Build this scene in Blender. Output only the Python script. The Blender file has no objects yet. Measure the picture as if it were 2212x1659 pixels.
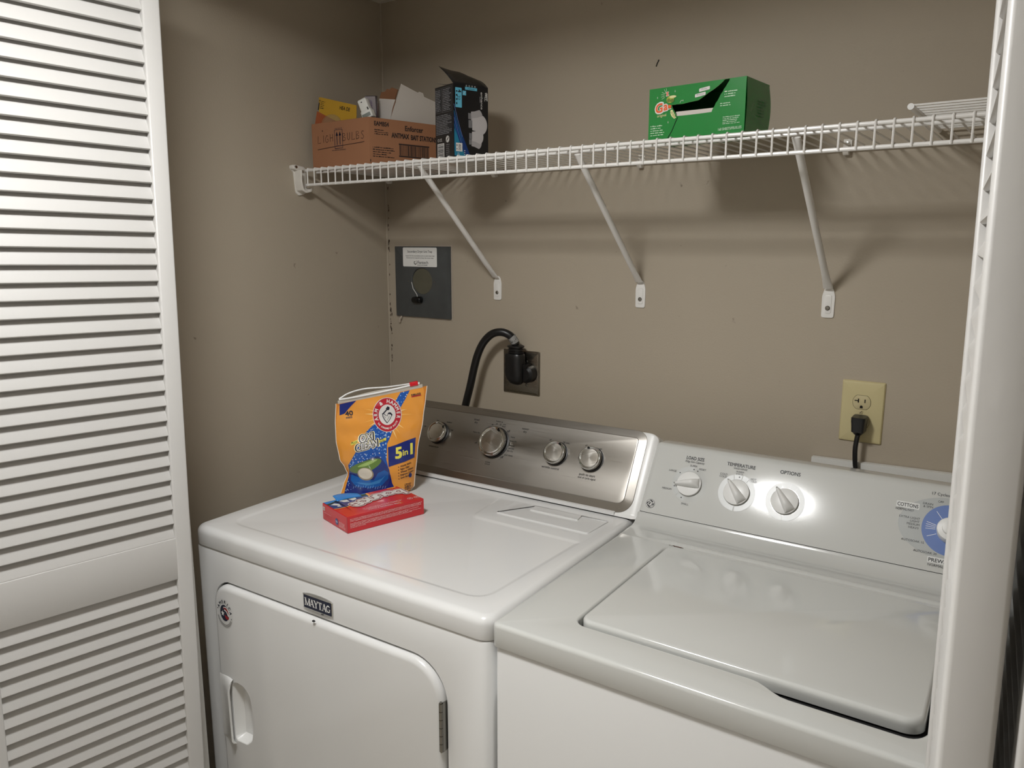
import bpy, bmesh, math, random
from mathutils import Vector, Matrix, geometry
from math import sin, cos, pi, radians
random.seed(7)
S = bpy.context.scene
COL = S.collection

# ------------------------------------------------------------------ camera
def cam_axes(yaw, pitch, roll):
    f = Vector((-sin(yaw)*cos(pitch), cos(yaw)*cos(pitch), sin(pitch)))
    r = Vector((cos(yaw), sin(yaw), 0)); u = r.cross(f)
    return r*cos(roll)+u*sin(roll), -r*sin(roll)+u*cos(roll), f
r_, u_, f_ = cam_axes(.628, -.182, .001)
cd = bpy.data.cameras.new('camera'); cam = bpy.data.objects.new('camera', cd); COL.objects.link(cam)
cd.sensor_width = 36; cd.lens = 1647.9*36/2212; cd.clip_start = .02
cam.matrix_world = Matrix(((r_.x, u_.x, -f_.x, 1.6141), (r_.y, u_.y, -f_.y, -1.6065), (r_.z, u_.z, -f_.z, 1.514), (0, 0, 0, 1)))
S.camera = cam
# ------------------------------------------------------------------ world, exposure
w = bpy.data.worlds.new('world'); S.world = w; w.use_nodes = True
w.node_tree.nodes['Background'].inputs[0].default_value = (.9, .95, 1, 1)
w.node_tree.nodes['Background'].inputs[1].default_value = .02
S.view_settings.view_transform = 'Standard'; S.view_settings.look = 'None'
S.view_settings.exposure = 0.0; S.view_settings.gamma = 1.0; S.view_settings.use_curve_mapping = False
S.cycles.max_bounces = 8; S.cycles.diffuse_bounces = 5; S.cycles.glossy_bounces = 4
S.cycles.use_denoising = True
S.cycles.sample_clamp_indirect = 4.0
LAMP_W = 108.0      # dome lamp just outside the closet
HALL_W = 23.0      # lamps further along the hall
CEIL = 2.161

# ------------------------------------------------------------------ materials
def lin(c):
    return tuple(((v/255)/12.92 if v/255 <= .04045 else ((v/255+.055)/1.055)**2.4) for v in c)
MATS = {}
def mat(name, rgb, rough=.5, metal=0, coat=0, bump=0, bscale=200, var=0, vscale=8, emit=0, trans=0, alpha=1, aniso=None, spec=.5, bdist=.001):
    if name in MATS: return MATS[name]
    m = bpy.data.materials.new(name); m.use_nodes = True; nt = m.node_tree; N = nt.nodes; L = nt.links
    b = N['Principled BSDF']; c = (*lin(rgb), 1)
    b.inputs['Base Color'].default_value = c; b.inputs['Roughness'].default_value = rough
    b.inputs['Metallic'].default_value = metal; b.inputs['Coat Weight'].default_value = coat
    b.inputs['Coat Roughness'].default_value = .06
    b.inputs['Specular IOR Level'].default_value = spec
    if trans: b.inputs['Transmission Weight'].default_value = trans
    if alpha < 1: b.inputs['Alpha'].default_value = alpha
    if emit:
        b.inputs['Emission Color'].default_value = c; b.inputs['Emission Strength'].default_value = emit
    if bump or var:
        tc = N.new('ShaderNodeTexCoord')
        if bump:
            n = N.new('ShaderNodeTexNoise'); n.inputs['Scale'].default_value = bscale; n.inputs['Detail'].default_value = 3
            L.new(tc.outputs['Object'], n.inputs['Vector'])
            bp = N.new('ShaderNodeBump'); bp.inputs['Strength'].default_value = bump; bp.inputs['Distance'].default_value = bdist
            L.new(n.outputs['Fac'], bp.inputs['Height']); L.new(bp.outputs['Normal'], b.inputs['Normal'])
        if var:
            n = N.new('ShaderNodeTexNoise'); n.inputs['Scale'].default_value = vscale; n.inputs['Detail'].default_value = 5
            L.new(tc.outputs['Object'], n.inputs['Vector'])
            mx = N.new('ShaderNodeMix'); mx.data_type = 'RGBA'; mx.blend_type = 'MULTIPLY'
            mr = N.new('ShaderNodeMapRange'); mr.inputs[3].default_value = 1-var; mr.inputs[4].default_value = 1+var*.3
            L.new(n.outputs['Fac'], mr.inputs[0])
            mx.inputs[0].default_value = 1; mx.inputs[6].default_value = c
            L.new(mr.outputs[0], mx.inputs[7]); L.new(mx.outputs[2], b.inputs['Base Color'])
    if aniso:   # brushed metal: stretched noise drives roughness and bump
        tc = N.new('ShaderNodeTexCoord'); mp = N.new('ShaderNodeMapping'); mp.inputs['Scale'].default_value = aniso
        n = N.new('ShaderNodeTexNoise'); n.inputs['Scale'].default_value = 1; n.inputs['Detail'].default_value = 4
        L.new(tc.outputs['Object'], mp.inputs[0]); L.new(mp.outputs[0], n.inputs['Vector'])
        mr = N.new('ShaderNodeMapRange'); mr.inputs[3].default_value = rough-.08; mr.inputs[4].default_value = rough+.1
        L.new(n.outputs['Fac'], mr.inputs[0]); L.new(mr.outputs[0], b.inputs['Roughness'])
        bp = N.new('ShaderNodeBump'); bp.inputs['Strength'].default_value = .06; bp.inputs['Distance'].default_value = .0003
        L.new(n.outputs['Fac'], bp.inputs['Height']); L.new(bp.outputs['Normal'], b.inputs['Normal'])
        b.inputs['Anisotropic'].default_value = .5
    MATS[name] = m
    return m

def wall_mat(name, rgb, corner=False):
    m = mat(name, rgb, rough=.62, bump=.25, bscale=260, spec=.35)
    nt = m.node_tree; N = nt.nodes; L = nt.links; b = N['Principled BSDF']
    tc = N.new('ShaderNodeTexCoord'); geo = N.new('ShaderNodeNewGeometry')
    n = N.new('ShaderNodeTexNoise'); n.inputs['Scale'].default_value = 2.2; n.inputs['Detail'].default_value = 6
    L.new(tc.outputs['Object'], n.inputs['Vector'])
    mr = N.new('ShaderNodeMapRange'); mr.inputs[3].default_value = .93; mr.inputs[4].default_value = 1.06
    L.new(n.outputs['Fac'], mr.inputs[0])
    mx = N.new('ShaderNodeMix'); mx.data_type = 'RGBA'; mx.blend_type = 'MULTIPLY'; mx.inputs[0].default_value = 1
    mx.inputs[6].default_value = (*lin(rgb), 1); L.new(mr.outputs[0], mx.inputs[7])
    # sparse small scuffs
    n2 = N.new('ShaderNodeTexNoise'); n2.inputs['Scale'].default_value = 38; n2.inputs['Detail'].default_value = 2
    L.new(tc.outputs['Object'], n2.inputs['Vector'])
    cr = N.new('ShaderNodeMapRange'); cr.inputs[1].default_value = .74; cr.inputs[2].default_value = .80
    L.new(n2.outputs['Fac'], cr.inputs[0])
    mx2 = N.new('ShaderNodeMix'); mx2.data_type = 'RGBA'; mx2.inputs[7].default_value = (*lin((84, 74, 64)), 1)
    mu = N.new('ShaderNodeMath'); mu.operation = 'MULTIPLY'; mu.inputs[1].default_value = .6
    L.new(cr.outputs[0], mu.inputs[0]); L.new(mu.outputs[0], mx2.inputs[0]); L.new(mx.outputs[2], mx2.inputs[6])
    L.new(mx2.outputs[2], b.inputs['Base Color'])
    return m

M_wall = wall_mat('taupe_paint', (171, 160, 143))
M_room = mat('room_paint', (232, 230, 225), rough=.7, bump=.2, bscale=180)
M_ceil = mat('ceiling_paint', (228, 222, 212), rough=.8, bump=.8, bscale=120)
M_floor = mat('beige_carpet', (186, 178, 166), rough=.95, var=.15, vscale=60, bump=.5, bscale=300)
M_door = mat('door_white', (190, 188, 185), rough=.42, bump=.15, bscale=90, coat=.05)
M_enam = mat('white_enamel', (221, 221, 220), rough=.24, coat=.6, var=.02, vscale=3)
M_enam2 = mat('white_enamel_bright', (199, 200, 197), rough=.13, coat=.8, bump=.03, bscale=300)
M_plast = mat('white_plastic', (226, 226, 224), rough=.3)
M_wplast = mat('soft_white_plastic', (220, 216, 208), rough=.45)
M_wire = mat('white_vinyl_wire', (228, 226, 222), rough=.28)
M_steel = mat('brushed_steel', (158, 154, 148), rough=.30, metal=1, aniso=(9, 1600, 1600))
M_steel2 = mat('brushed_knob_face', (205, 202, 196), rough=.24, metal=1, aniso=(8, 400, 400))
M_chrome = mat('chrome', (215, 215, 212), rough=.09, metal=1)
M_gal = mat('galvanised_grey', (98, 102, 104), rough=.42, metal=.55, var=.25, vscale=30)
M_black = mat('black_rubber', (16, 16, 17), rough=.38)
M_blackg = mat('black_gloss', (10, 10, 11), rough=.2)
M_gap = mat('dark_gap', (10, 10, 12), rough=.9)
M_zinc = mat('zinc_screw', (150, 148, 142), rough=.25, metal=1)
M_ink = mat('grey_ink', (74, 74, 74), rough=.5)
M_inkd = mat('dark_ink', (34, 34, 36), rough=.5)

# ------------------------------------------------------------------ mesh builder
TXT = {}
def text_mesh(s, bold=0.0):
    k = (s, bold)
    if k not in TXT:
        cu = bpy.data.curves.new('t', 'FONT'); cu.body = s; cu.size = 1; cu.offset = bold; cu.resolution_u = 3
        ob = bpy.data.objects.new('t', cu)
        me = ob.to_mesh()
        vs = [v.co.copy() for v in me.vertices]; fs = [tuple(p.vertices) for p in me.polygons]
        ob.to_mesh_clear(); bpy.data.objects.remove(ob); bpy.data.curves.remove(cu)
        if vs:
            x0 = min(v.x for v in vs); x1 = max(v.x for v in vs)
        else: x0, x1 = 0, .3
        TXT[k] = (vs, fs, x0, x1)
    return TXT[k]

def rr(x0, y0, x1, y1, r, n=6):
    """rounded rectangle, counter-clockwise; r one radius or four (bl, br, tr, tl)"""
    if not isinstance(r, (tuple, list)): r = (r,)*4
    P = []
    for (cx, cy, rad, a0) in ((x0+r[0], y0+r[0], r[0], pi), (x1-r[1], y0+r[1], r[1], 1.5*pi), (x1-r[2], y1-r[2], r[2], 0), (x0+r[3], y1-r[3], r[3], .5*pi)):
        for i in range(n+1):
            a = a0+i*pi/2/n; P.append((cx+rad*cos(a), cy+rad*sin(a)))
    return P
def rrd(x0, y0, x1, y1, r, d, n=6):
    return rr(x0+d, y0+d, x1-d, y1-d, max(r-d, 1e-4), n)
def circ(cx, cy, r, n=32, ry=None):
    ry = r if ry is None else ry
    return [(cx+r*cos(2*pi*i/n), cy+ry*sin(2*pi*i/n)) for i in range(n)]
def roundpoly(pts, r, n=4):
    """round the corners of a polygon"""
    out = []; N = len(pts)
    for i in range(N):
        p = Vector(pts[i]); a = (Vector(pts[i-1])-p); b = (Vector(pts[(i+1) % N])-p)
        rad = r[i] if isinstance(r, (list, tuple)) else r
        d = min(rad, a.length*.49, b.length*.49)
        A = p+a.normalized()*d; B = p+b.normalized()*d
        for k in range(n+1):
            t = k/n; q = A*(1-t)**2+p*2*t*(1-t)+B*t*t; out.append((q.x, q.y))
    return out
def inset(poly, d):
    N = len(poly); out = []
    for i in range(N):
        p = Vector(poly[i]); j = i-1
        while (Vector(poly[j])-p).length < 1e-7: j -= 1
        k = (i+1) % N
        while (Vector(poly[k])-p).length < 1e-7: k = (k+1) % N
        a = (p-Vector(poly[j])).normalized(); b = (Vector(poly[k])-p).normalized()
        na = Vector((-a.y, a.x)); nb = Vector((-b.y, b.x)); m = (na+nb)
        if m.length < 1e-6: m = na
        m.normalize(); c = max(.4, m.dot(na)); q = p+m*(d/c); out.append((q.x, q.y))
    return out
def resample_open(P, n):
    P = [Vector(p) for p in P]; L = [0]
    for a, b in zip(P, P[1:]): L.append(L[-1]+(b-a).length)
    out = []; k = 0
    for i in range(n):
        t = L[-1]*i/(n-1)
        while k < len(P)-2 and L[k+1] < t: k += 1
        s = (t-L[k])/max(1e-9, L[k+1]-L[k]); out.append(P[k].lerp(P[k+1], s))
    return out
def spline(P, m=8):
    """Catmull-Rom through the points"""
    P = [Vector(p) for p in P]; Q = [P[0]*2-P[1]]+P+[P[-1]*2-P[-2]]; out = []
    for i in range(1, len(Q)-2):
        for k in range(m):
            t = k/m; a, b, c, d = Q[i-1:i+3]
            out.append(.5*((2*b)+(c-a)*t+(2*a-5*b+4*c-d)*t*t+(3*b-a-3*c+d)*t**3))
    out.append(P[-1]); return out

class MB:
    def __init__(s): s.v = []; s.f = []; s.m = []; s.mats = []; s.T = None
    def mi(s, m):
        if m not in s.mats: s.mats.append(m)
        return s.mats.index(m)
    def add(s, vs, fs, m):
        o = len(s.v); k = s.mi(m)
        for v in vs:
            v = Vector(v) if len(v) == 3 else Vector((v[0], v[1], 0))
            s.v.append(s.T @ v if s.T else v)
        for f in fs: s.f.append(tuple(o+i for i in f)); s.m.append(k)
        return s
    def box(s, a, b, m):
        x0, y0, z0 = a; x1, y1, z1 = b
        return s.add([(x0, y0, z0), (x1, y0, z0), (x1, y1, z0), (x0, y1, z0), (x0, y0, z1), (x1, y0, z1), (x1, y1, z1), (x0, y1, z1)],
              [(0, 3, 2, 1), (4, 5, 6, 7), (0, 1, 5, 4), (1, 2, 6, 5), (2, 3, 7, 6), (3, 0, 4, 7)], m)
    def loft(s, loops, m, c0=True, c1=True, closed=True):
        n = len(loops[0]); vs = [Vector(p) for l in loops for p in l]; fs = []
        for i in range(len(loops)-1):
            for j in range(n if closed else n-1):
                a = i*n+j; b = i*n+(j+1) % n; fs.append((a, b, b+n, a+n))
        s.add(vs, fs, m)
        if closed:
            if c0: s.cap(loops[0], m, True)
            if c1: s.cap(loops[-1], m, False)
        return s
    def cap(s, loop, m, flip=False, holes=()):
        ls = [[Vector(p) for p in loop]]+[[Vector(p) for p in h] for h in holes]
        flat = [p for l in ls for p in l]
        if not holes and len(loop) <= 4:
            s.add(flat, [tuple(range(len(loop)))[::-1] if flip else tuple(range(len(loop)))], m); return s
        # project on the best plane so the tessellation is stable
        n = Vector((0, 0, 0)); L0 = ls[0]
        for i in range(len(L0)):
            n += L0[i-1].cross(L0[i])
        n.normalize(); ax = n.orthogonal().normalized(); ay = n.cross(ax)
        fl = [[Vector((p.dot(ax), p.dot(ay), 0)) for p in l] for l in ls]
        tri = geometry.tessellate_polygon(fl)
        fs = []
        for t in tri:
            a, b, c = (flat[i] for i in t)
            up = (b-a).cross(c-a).dot(n) > 0
            if flip: up = not up
            fs.append(t if up else t[::-1])
        s.add(flat, fs, m); return s
    def tube(s, P, r, m, n=8, caps=True):
        P = [Vector(p) for p in P]; loops = []; prev = None
        for i, p in enumerate(P):
            t = (P[min(i+1, len(P)-1)]-P[max(i-1, 0)]).normalized()
            if prev is None: x = t.orthogonal().normalized()
            else: x = (prev-t*prev.dot(t)).normalized()
            prev = x; y = t.cross(x); rad = r[i] if isinstance(r, (list, tuple)) else r
            loops.append([p+(x*cos(2*pi*k/n)+y*sin(2*pi*k/n))*rad for k in range(n)])
        return s.loft(loops, m, caps, caps)
    def lathe(s, prof, m, n=40, T=None):
        """profile of (radius, height) around z; open ends with radius 0 collapse"""
        loops = [[(r*cos(2*pi*k/n), r*sin(2*pi*k/n), z) for k in range(n)] for r, z in prof]
        if T: loops = [[T @ Vector(p) for p in l] for l in loops]
        return s.loft(loops, m, prof[0][0] > 1e-6, prof[-1][0] > 1e-6)
    def slab(s, poly, z0, z1, m, re=0, n=4, f=None, c0=True, c1=True, rb=0, holes=()):
        """extrude a 2D polygon z0->z1, rounding the far edge by re and the near edge by rb; f maps (x,y,z)->point"""
        f = f or (lambda x, y, z: (x, y, z)); R = []
        if rb:
            for k in range(n+1):
                a = pi/2*k/n; R.append((rb*(1-sin(a)), z0+rb*(1-cos(a))))
        else: R.append((0, z0))
        if re:
            for k in range(n+1):
                a = pi/2*k/n; R.append((re*(1-cos(a)), z1-re*(1-sin(a))))
        else: R.append((0, z1))
        loops = []
        for d, z in R:
            q = inset(poly, d) if d > 1e-9 else poly
            loops.append([f(x, y, z) for x, y in q])
        s.loft(loops, m, c0, False)
        if c1: s.cap(loops[-1], m, False, [[f(x, y, R[-1][1]) for x, y in h] for h in holes])
        return s
    def build(s, name, parent=None, ang=35, bevel=0, merge=True, sub=0):
        me = bpy.data.meshes.new(name); me.from_pydata([tuple(v) for v in s.v], [], s.f)
        for m in s.mats: me.materials.append(m)
        me.polygons.foreach_set('material_index', s.m); me.update()
        bm = bmesh.new(); bm.from_mesh(me)
        if merge: bmesh.ops.remove_doubles(bm, verts=bm.verts, dist=2e-6)
        bmesh.ops.recalc_face_normals(bm, faces=bm.faces) if merge == 'fix' else None
        bm.to_mesh(me); bm.free()
        me.shade_smooth(); me.set_sharp_from_angle(angle=radians(ang))
        ob = bpy.data.objects.new(name, me); COL.objects.link(ob)
        if parent: ob.parent = parent
        if bevel:
            b = ob.modifiers.new('bevel', 'BEVEL'); b.width = bevel; b.segments = 2; b.limit_method = 'ANGLE'; b.angle_limit = radians(40)
        if sub:
            b = ob.modifiers.new('sub', 'SUBSURF'); b.levels = sub; b.render_levels = sub
        return ob

class Face:
    """a printed face: origin, right, up; prints go into one mesh"""
    def __init__(s, mb, o, X, Y, base=.0003, step=.00012, warp=None, maxlen=None, aff=None):
        s.aff = aff
        s.mb = mb; s.o = Vector(o); s.X = Vector(X).normalized(); Y = Vector(Y); s.Y = (Y-s.X*Y.dot(s.X)).normalized()
        s.n = s.X.cross(s.Y); s.base = base; s.step = step; s.warp = warp; s.maxlen = maxlen
    def P(s, u, v, l=0):
        h = s.base+s.step*l
        if s.aff: (a, b, c), (d, e, f) = s.aff; u, v = a+b*u+c*v, d+e*u+f*v
        if s.warp: return s.warp(u, v, h)
        return s.o+s.X*u+s.Y*v+s.n*h
    def mesh2(s, vs, fs, m, l):
        if s.maxlen:
            bm = bmesh.new(); V = [bm.verts.new((x, y, 0)) for x, y in vs]
            for f in fs:
                try: bm.faces.new([V[i] for i in f])
                except ValueError: pass
            bmesh.ops.triangulate(bm, faces=bm.faces[:])
            for _ in range(6):
                es = [e for e in bm.edges if e.calc_length() > s.maxlen]
                if not es: break
                bmesh.ops.subdivide_edges(bm, edges=es, cuts=1); bmesh.ops.triangulate(bm, faces=[f for f in bm.faces if len(f.verts) > 3])
            bm.verts.index_update(); vs = [(v.co.x, v.co.y) for v in bm.verts]; fs = [tuple(v.index for v in f.verts) for f in bm.faces]; bm.free()
        s.mb.add([s.P(x, y, l) for x, y in vs], fs, m)
    def poly(s, pts, m, l=0):
        tri = geometry.tessellate_polygon([[Vector((x, y, 0)) for x, y in pts]]); fs = []
        for t in tri:
            a, b, c = (Vector(pts[i]) for i in t)
            fs.append(t if (b-a).cross(c-a) > 0 else t[::-1])
        s.mesh2(pts, fs, m, l); return s
    def rect(s, x0, y0, x1, y1, m, l=0, r=0):
        return s.poly(rr(x0, y0, x1, y1, r, 4) if r else [(x0, y0), (x1, y0), (x1, y1), (x0, y1)], m, l)
    def ell(s, cx, cy, rx, ry, m, l=0, n=36): return s.poly(circ(cx, cy, rx, n, ry), m, l)
    def ring(s, cx, cy, r0, r1, m, l=0, a0=0, a1=360, n=48, k=1):
        P = []; n = max(3, int(n*abs(a1-a0)/360))
        for i in range(n+1):
            a = radians(a0+(a1-a0)*i/n); P.append((cx+r0*cos(a), cy+r0*k*sin(a))); P.append((cx+r1*cos(a), cy+r1*k*sin(a)))
        s.mesh2(P, [(2*i, 2*i+1, 2*i+3, 2*i+2) for i in range(n)], m, l); return s
    def line(s, pts, w, m, l=0, closed=False):
        pts = [Vector(p) for p in pts]; n = len(pts); A = []
        for i in range(n):
            a = pts[(i-1) % n] if closed else pts[max(i-1, 0)]; b = pts[(i+1) % n] if closed else pts[min(i+1, n-1)]
            t = (b-a).normalized(); q = Vector((-t.y, t.x))*w/2; A += [tuple(pts[i]+q), tuple(pts[i]-q)]
        fs = [(2*i, 2*i+1, (2*i+3) % (2*n), (2*i+2) % (2*n)) for i in range(n if closed else n-1)]
        s.mesh2(A, fs, m, l); return s
    def text(s, t, x, y, h, m, l=0, align='c', width=None, rot=0, bold=0, shear=0, kx=1):
        """h is the capital height; width fits the string to that width; bold thickens it by shifted copies"""
        if .012 < bold <= .055:      # copies a hair apart in height
            e = bold*h/.70
            for i in range(4):
                a = 2*pi*(i+.5)/4; s.text(t, x+e*cos(a), y+e*sin(a), h, m, l+i*.22, align, width, rot, 0, shear, kx)
            return s
        if bold > .055:
            e = bold*h/.70
            for i in range(12):
                a = 2*pi*i/12; s.text(t, x+e*cos(a), y+e*sin(a), h, m, l+i*.07, align, width, rot, 0, shear, kx)
            return s.text(t, x, y, h, m, l+.85, align, width, rot, 0, shear, kx)
        vs, fs, x0, x1 = text_mesh(t, 0)
        sc = h/.70; sx = sc*kx
        if width: sx = width/(x1-x0)
        W = (x1-x0)*sx; off = {'c': -W/2, 'l': 0, 'r': -W}[align]; c, sn = cos(radians(rot)), sin(radians(rot)); P = []
        for v in vs:
            a = (v.x-x0)*sx+off+v.y*sc*shear; b = v.y*sc-(h/2 if align == 'c' else 0)
            P.append((x+a*c-b*sn, y+a*sn+b*c))
        s.mesh2(P, fs, m, l); return s
    def arc(s, t, cx, cy, r, a0, a1, h, m, l=0, bold=0, inward=False):
        n = len(t)
        for i, ch in enumerate(t):
            if ch == ' ': continue
            a = a0+(a1-a0)*(i+.5)/n; q = radians(a)
            s.text(ch, cx+r*cos(q), cy+r*sin(q), h, m, l, rot=a+90 if inward else a-90, bold=bold)
        return s
    def fine(s, x0, y0, x1, y1, rows, m, l=0, fill=.36, ragged=.3):
        """rows of print too small to read"""
        H = (y1-y0)/rows
        for i in range(rows):
            e = x1-(x1-x0)*ragged*random.random(); y = y1-H*(i+.5); x = x0
            while x < e-.001:
                wd = random.uniform(.25, 1.5)*H; k = random.choice((.8, 1, 1, 1.25)); s.rect(x, y-H*fill/2, min(x+wd, e), y+H*fill*(k-.5), m, l); x += wd+H*random.choice((.12, .12, .4))
        return s

def tag(o, label, cat, group=None, kind=None):
    o['label'] = label; o['category'] = cat
    if group: o['group'] = group
    if kind: o['kind'] = kind
    return o
def thing(name, loc, label, cat, rz=0, group=None, M=None):
    o = bpy.data.objects.new(name, None); COL.objects.link(o); o.empty_display_size = .05
    if M is not None: o.matrix_world = M
    else: o.location = loc; o.rotation_euler = (0, 0, rz)
    return tag(o, label, cat, group)
def struct(ob, label=None):
    ob['kind'] = 'structure'
    if label: ob['label'] = label
    return ob
def copy_tree(o, parent=None):
    c = o.copy(); COL.objects.link(c)
    if parent: c.parent = parent
    for ch in list(o.children): copy_tree(ch, c)
    return c

# ================================================================== THE ROOM
def wbox(name, a, b, m, label=None):
    q = MB(); q.box(a, b, m); return struct(q.build(name), label)
back = wbox('wall_back', (-.1, 0, 0), (1.9, .1, CEIL), M_wall, 'taupe back wall of the laundry closet')
wbox('wall_left', (-.1, -.81, 0), (0, 0, CEIL), M_wall, 'taupe left side wall of the laundry closet')
wbox('wall_right', (1.8, -.81, 0), (1.9, 0, CEIL), M_wall)
wbox('wall_front_left', (-1.2, -.93, 0), (.240, -.81, CEIL), M_room)
wbox('wall_front_right', (1.70, -.93, 0), (3.0, -.81, CEIL), M_room)
wbox('wall_front_top', (.240, -.93, 2.09), (1.70, -.81, CEIL), M_room)
wbox('wall_hall_left', (-1.3, -3.3, 0), (-1.2, -.81, CEIL), M_room)
wbox('wall_hall_right', (3.0, -3.3, 0), (3.1, -.81, CEIL), M_room)
wbox('wall_hall_rear', (-1.3, -3.4, 0), (3.1, -3.3, CEIL), M_room)
wbox('ceiling', (-1.3, -3.4, CEIL), (3.1, .1, CEIL+.1), M_ceil)
wbox('floor', (-1.3, -3.4, -.1), (3.1, .1, 0), M_floor)
# cobbled caulk and grime in the closet corner
q = MB(); pts = [(0.0005, -.0005, z) for z in (.9, 1.2, 1.4, 1.6, 1.8, 2.0, 2.16)]
q.tube(pts, .0030, M_wall, 6)
struct(q.build('trim_1'), 'painted caulk bead in the closet corner')
M_grime = mat('grime', (96, 82, 70), rough=.8)
q = MB()
for i in range(46):
    z = random.choice((random.uniform(1.45, 1.67), random.uniform(1.18, 1.33), random.uniform(1.05, 1.6)))
    k = random.uniform(.0012, .0035); x = .006+abs(random.gauss(0, .003))
    Fq = Face(q, (x, 0, z), (1, 0, 0), (0, 0, 1), base=.0006)
    Fq.poly([(random.uniform(.5, 1)*k*cos(a), random.uniform(.8, 2.2)*k*sin(a)) for a in (0, 1, 2, 3, 4, 5)], M_grime)
q.build('grime', back)
q = MB(); Fq = Face(q, (.837, 0, 1.899), (1, 0, 0), (0, 0, 1), base=.0005)
Fq.line([(-.002, -.006), (0, 0), (.003, .005)], .0026, M_blackg); Fq.ell(.0033, .006, .0018, .0018, M_blackg)
o = q.build('dark_speck', back); o['label'] = 'small dark speck high on the wall'

# ------------------------------------------------------------------ lamps (outside the closet, on the hall ceiling)
def dome_lamp(x, y, r, depth, power, label, rgb, more=()):
    t = thing('ceiling_light', (x, y, CEIL), label, 'ceiling light')
    m = bpy.data.materials.new('lamp_glass'); m.use_nodes = True; nt = m.node_tree
    e = nt.nodes.new('ShaderNodeEmission'); e.inputs[0].default_value = (*rgb, 1); e.inputs[1].default_value = power
    nt.links.new(e.outputs[0], nt.nodes['Material Output'].inputs[0])
    for dy in (0,)+tuple(more):
        q = MB(); q.lathe([(r+.012, 0), (r+.012, -.02), (r, -.022)], M_wplast); o = q.build('base', t); o.location = (0, dy, 0)
        q = MB(); pr = [(r*cos(a), -.02-depth*sin(a)) for a in [pi/2*k/10 for k in range(11)]]
        q.lathe(pr, m); o = q.build('diffuser', t); o.location = (0, dy, 0)
dome_lamp(.885, -1.27, .130, .026, LAMP_W, 'round white dome light on the ceiling just outside the closet', (.98, .98, .97))
dome_lamp(1.7, -2.8, .16, .06, HALL_W*.3, 'round dome light on the hall ceiling behind the camera', (1.0, .96, .90))
dome_lamp(-.55, -1.95, .16, .06, HALL_W*1.35, 'round dome light on the hall ceiling left of the louvered doors', (1.0, .96, .90))

# ------------------------------------------------------------------ louvered bifold doors
def louver_panel(name, M, W, label, T=.0286, H=2.03, sw=.0297, rail=(.8975, .9782), lo=.12, hi=1.93, both=False, z0=.02):
    t = bpy.data.objects.new(name, None); COL.objects.link(t); t.matrix_world = M; struct(t, label)
    rb = .0034
    def st(x0, x1):
        q = MB(); poly = rr(x0, -T, x1, 0, rb, 3); q.slab(poly, z0, H, M_door, re=.001, n=1); q.build('stile', t, ang=60)
    st(0, sw); st(W-sw, W)
    for (a, b) in ((z0, lo), rail, (hi, H)):
        q = MB(); poly = rr(-T+.001, a, -.001, b, .0015, 2)
        q.slab(poly, sw-.001, W-sw+.001, M_door, f=lambda x, y, z: (z, x, y)); q.build('rail', t, ang=60)
    # slats: lower lip near the outer face, upper edge recessed
    def group(zs):
        q = MB()
        for z in zs:
            h = .039; dy = .0195; th = .006
            a = Vector((-.0022, 0)); b = Vector((-.0022-dy, h)); d = (b-a).normalized(); nn = Vector((-d.y, d.x))  # points to the inside
            if nn.x > 0: nn = -nn
            prof = [a+d*.001, a-nn*0+d*.003, b-d*.003, b, b+nn*th*.5+d*.0006, b+nn*th, a+nn*th+d*.001, a+nn*th*.85-d*.0008, a+nn*th*.4-d*.0016, a-d*.0008]
            prof = [a+d*.002, b-d*.001, b+nn*th*.3, b+nn*th*.8, b+nn*th-d*.001, a+nn*th+d*.002, a+nn*(th*.9)-d*.0002, a+nn*th*.5-d*.0012, a+nn*th*.12-d*.0004]
            cx = [(sw-.002), (W-sw+.002)]
            q.loft([[(x, p.x, z+.0012+p.y) for p in prof] for x in cx], M_door)
        q.build('louver_slats', t, ang=50)
    p = .0277; zs = [rail[1]+p*k for k in range(int((hi-rail[1])/p)+1)]
    group([z for z in zs if z < hi-.004])
    group([rail[0]-.0281*k for k in range(1, int((rail[0]-lo)/.0281)+1)])
    return t
def frame(o, X, Z):
    X = Vector(X).normalized(); Z = Vector(Z); Z = (Z-X*Z.dot(X)).normalized(); Y = Z.cross(X)
    return Matrix(((X.x, Y.x, Z.x, o[0]), (X.y, Y.y, Z.y, o[1]), (X.z, Y.z, Z.z, o[2]), (0, 0, 0, 1)))
louver_panel('door_1', frame((.33059, -.8822, 0), (-.12059, -.99252, .0191), (.0023, .01896, 1)), .35, 'white louvered bifold panel at the left of the closet')
# the panel it folds against, behind it
louver_panel('door_2', frame((.27, -.937, 0), (-.02, -.9998, .0), (0, 0, 1)), .35, 'rear white louvered panel folded behind the left one')
b = Vector((1.5958, -1.12, 0))
louver_panel('door_3', frame(b, (-.109, .994, 0), (-.0135, 0, 1)), .33, 'white louvered bifold panel edge-on at the right', rail=(.8975, .9782))
louver_panel('door_4', frame((1.6345, -1.118, 0), (-.075, .994, 0), (-.0135, 0, 1)), .33, 'second folded louvered panel at the right edge', rail=(.8975, .9782))
# ================================================================== THE DRYER
M_navy = mat('navy_print', (24, 30, 52), rough=.3)
M_red = mat('red_print', (150, 28, 36), rough=.35)
M_white = mat('white_print', (235, 235, 232), rough=.4)
M_sink = mat('steel_print', (36, 34, 33), rough=.6)
ZT = .949
def tilted(o, y0, z0, deg, X=(1, 0, 0)):
    t = radians(deg); return Vector((0, y0, z0)), Vector(X), Vector((0, sin(t), cos(t))), Vector((0, -cos(t), sin(t)))
dry = thing('clothes_dryer', (.215, -.7892, 0), 'white clothes dryer with a brushed steel control panel, left of the washer', 'clothes dryer', rz=.0501)
DW = .7378
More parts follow.
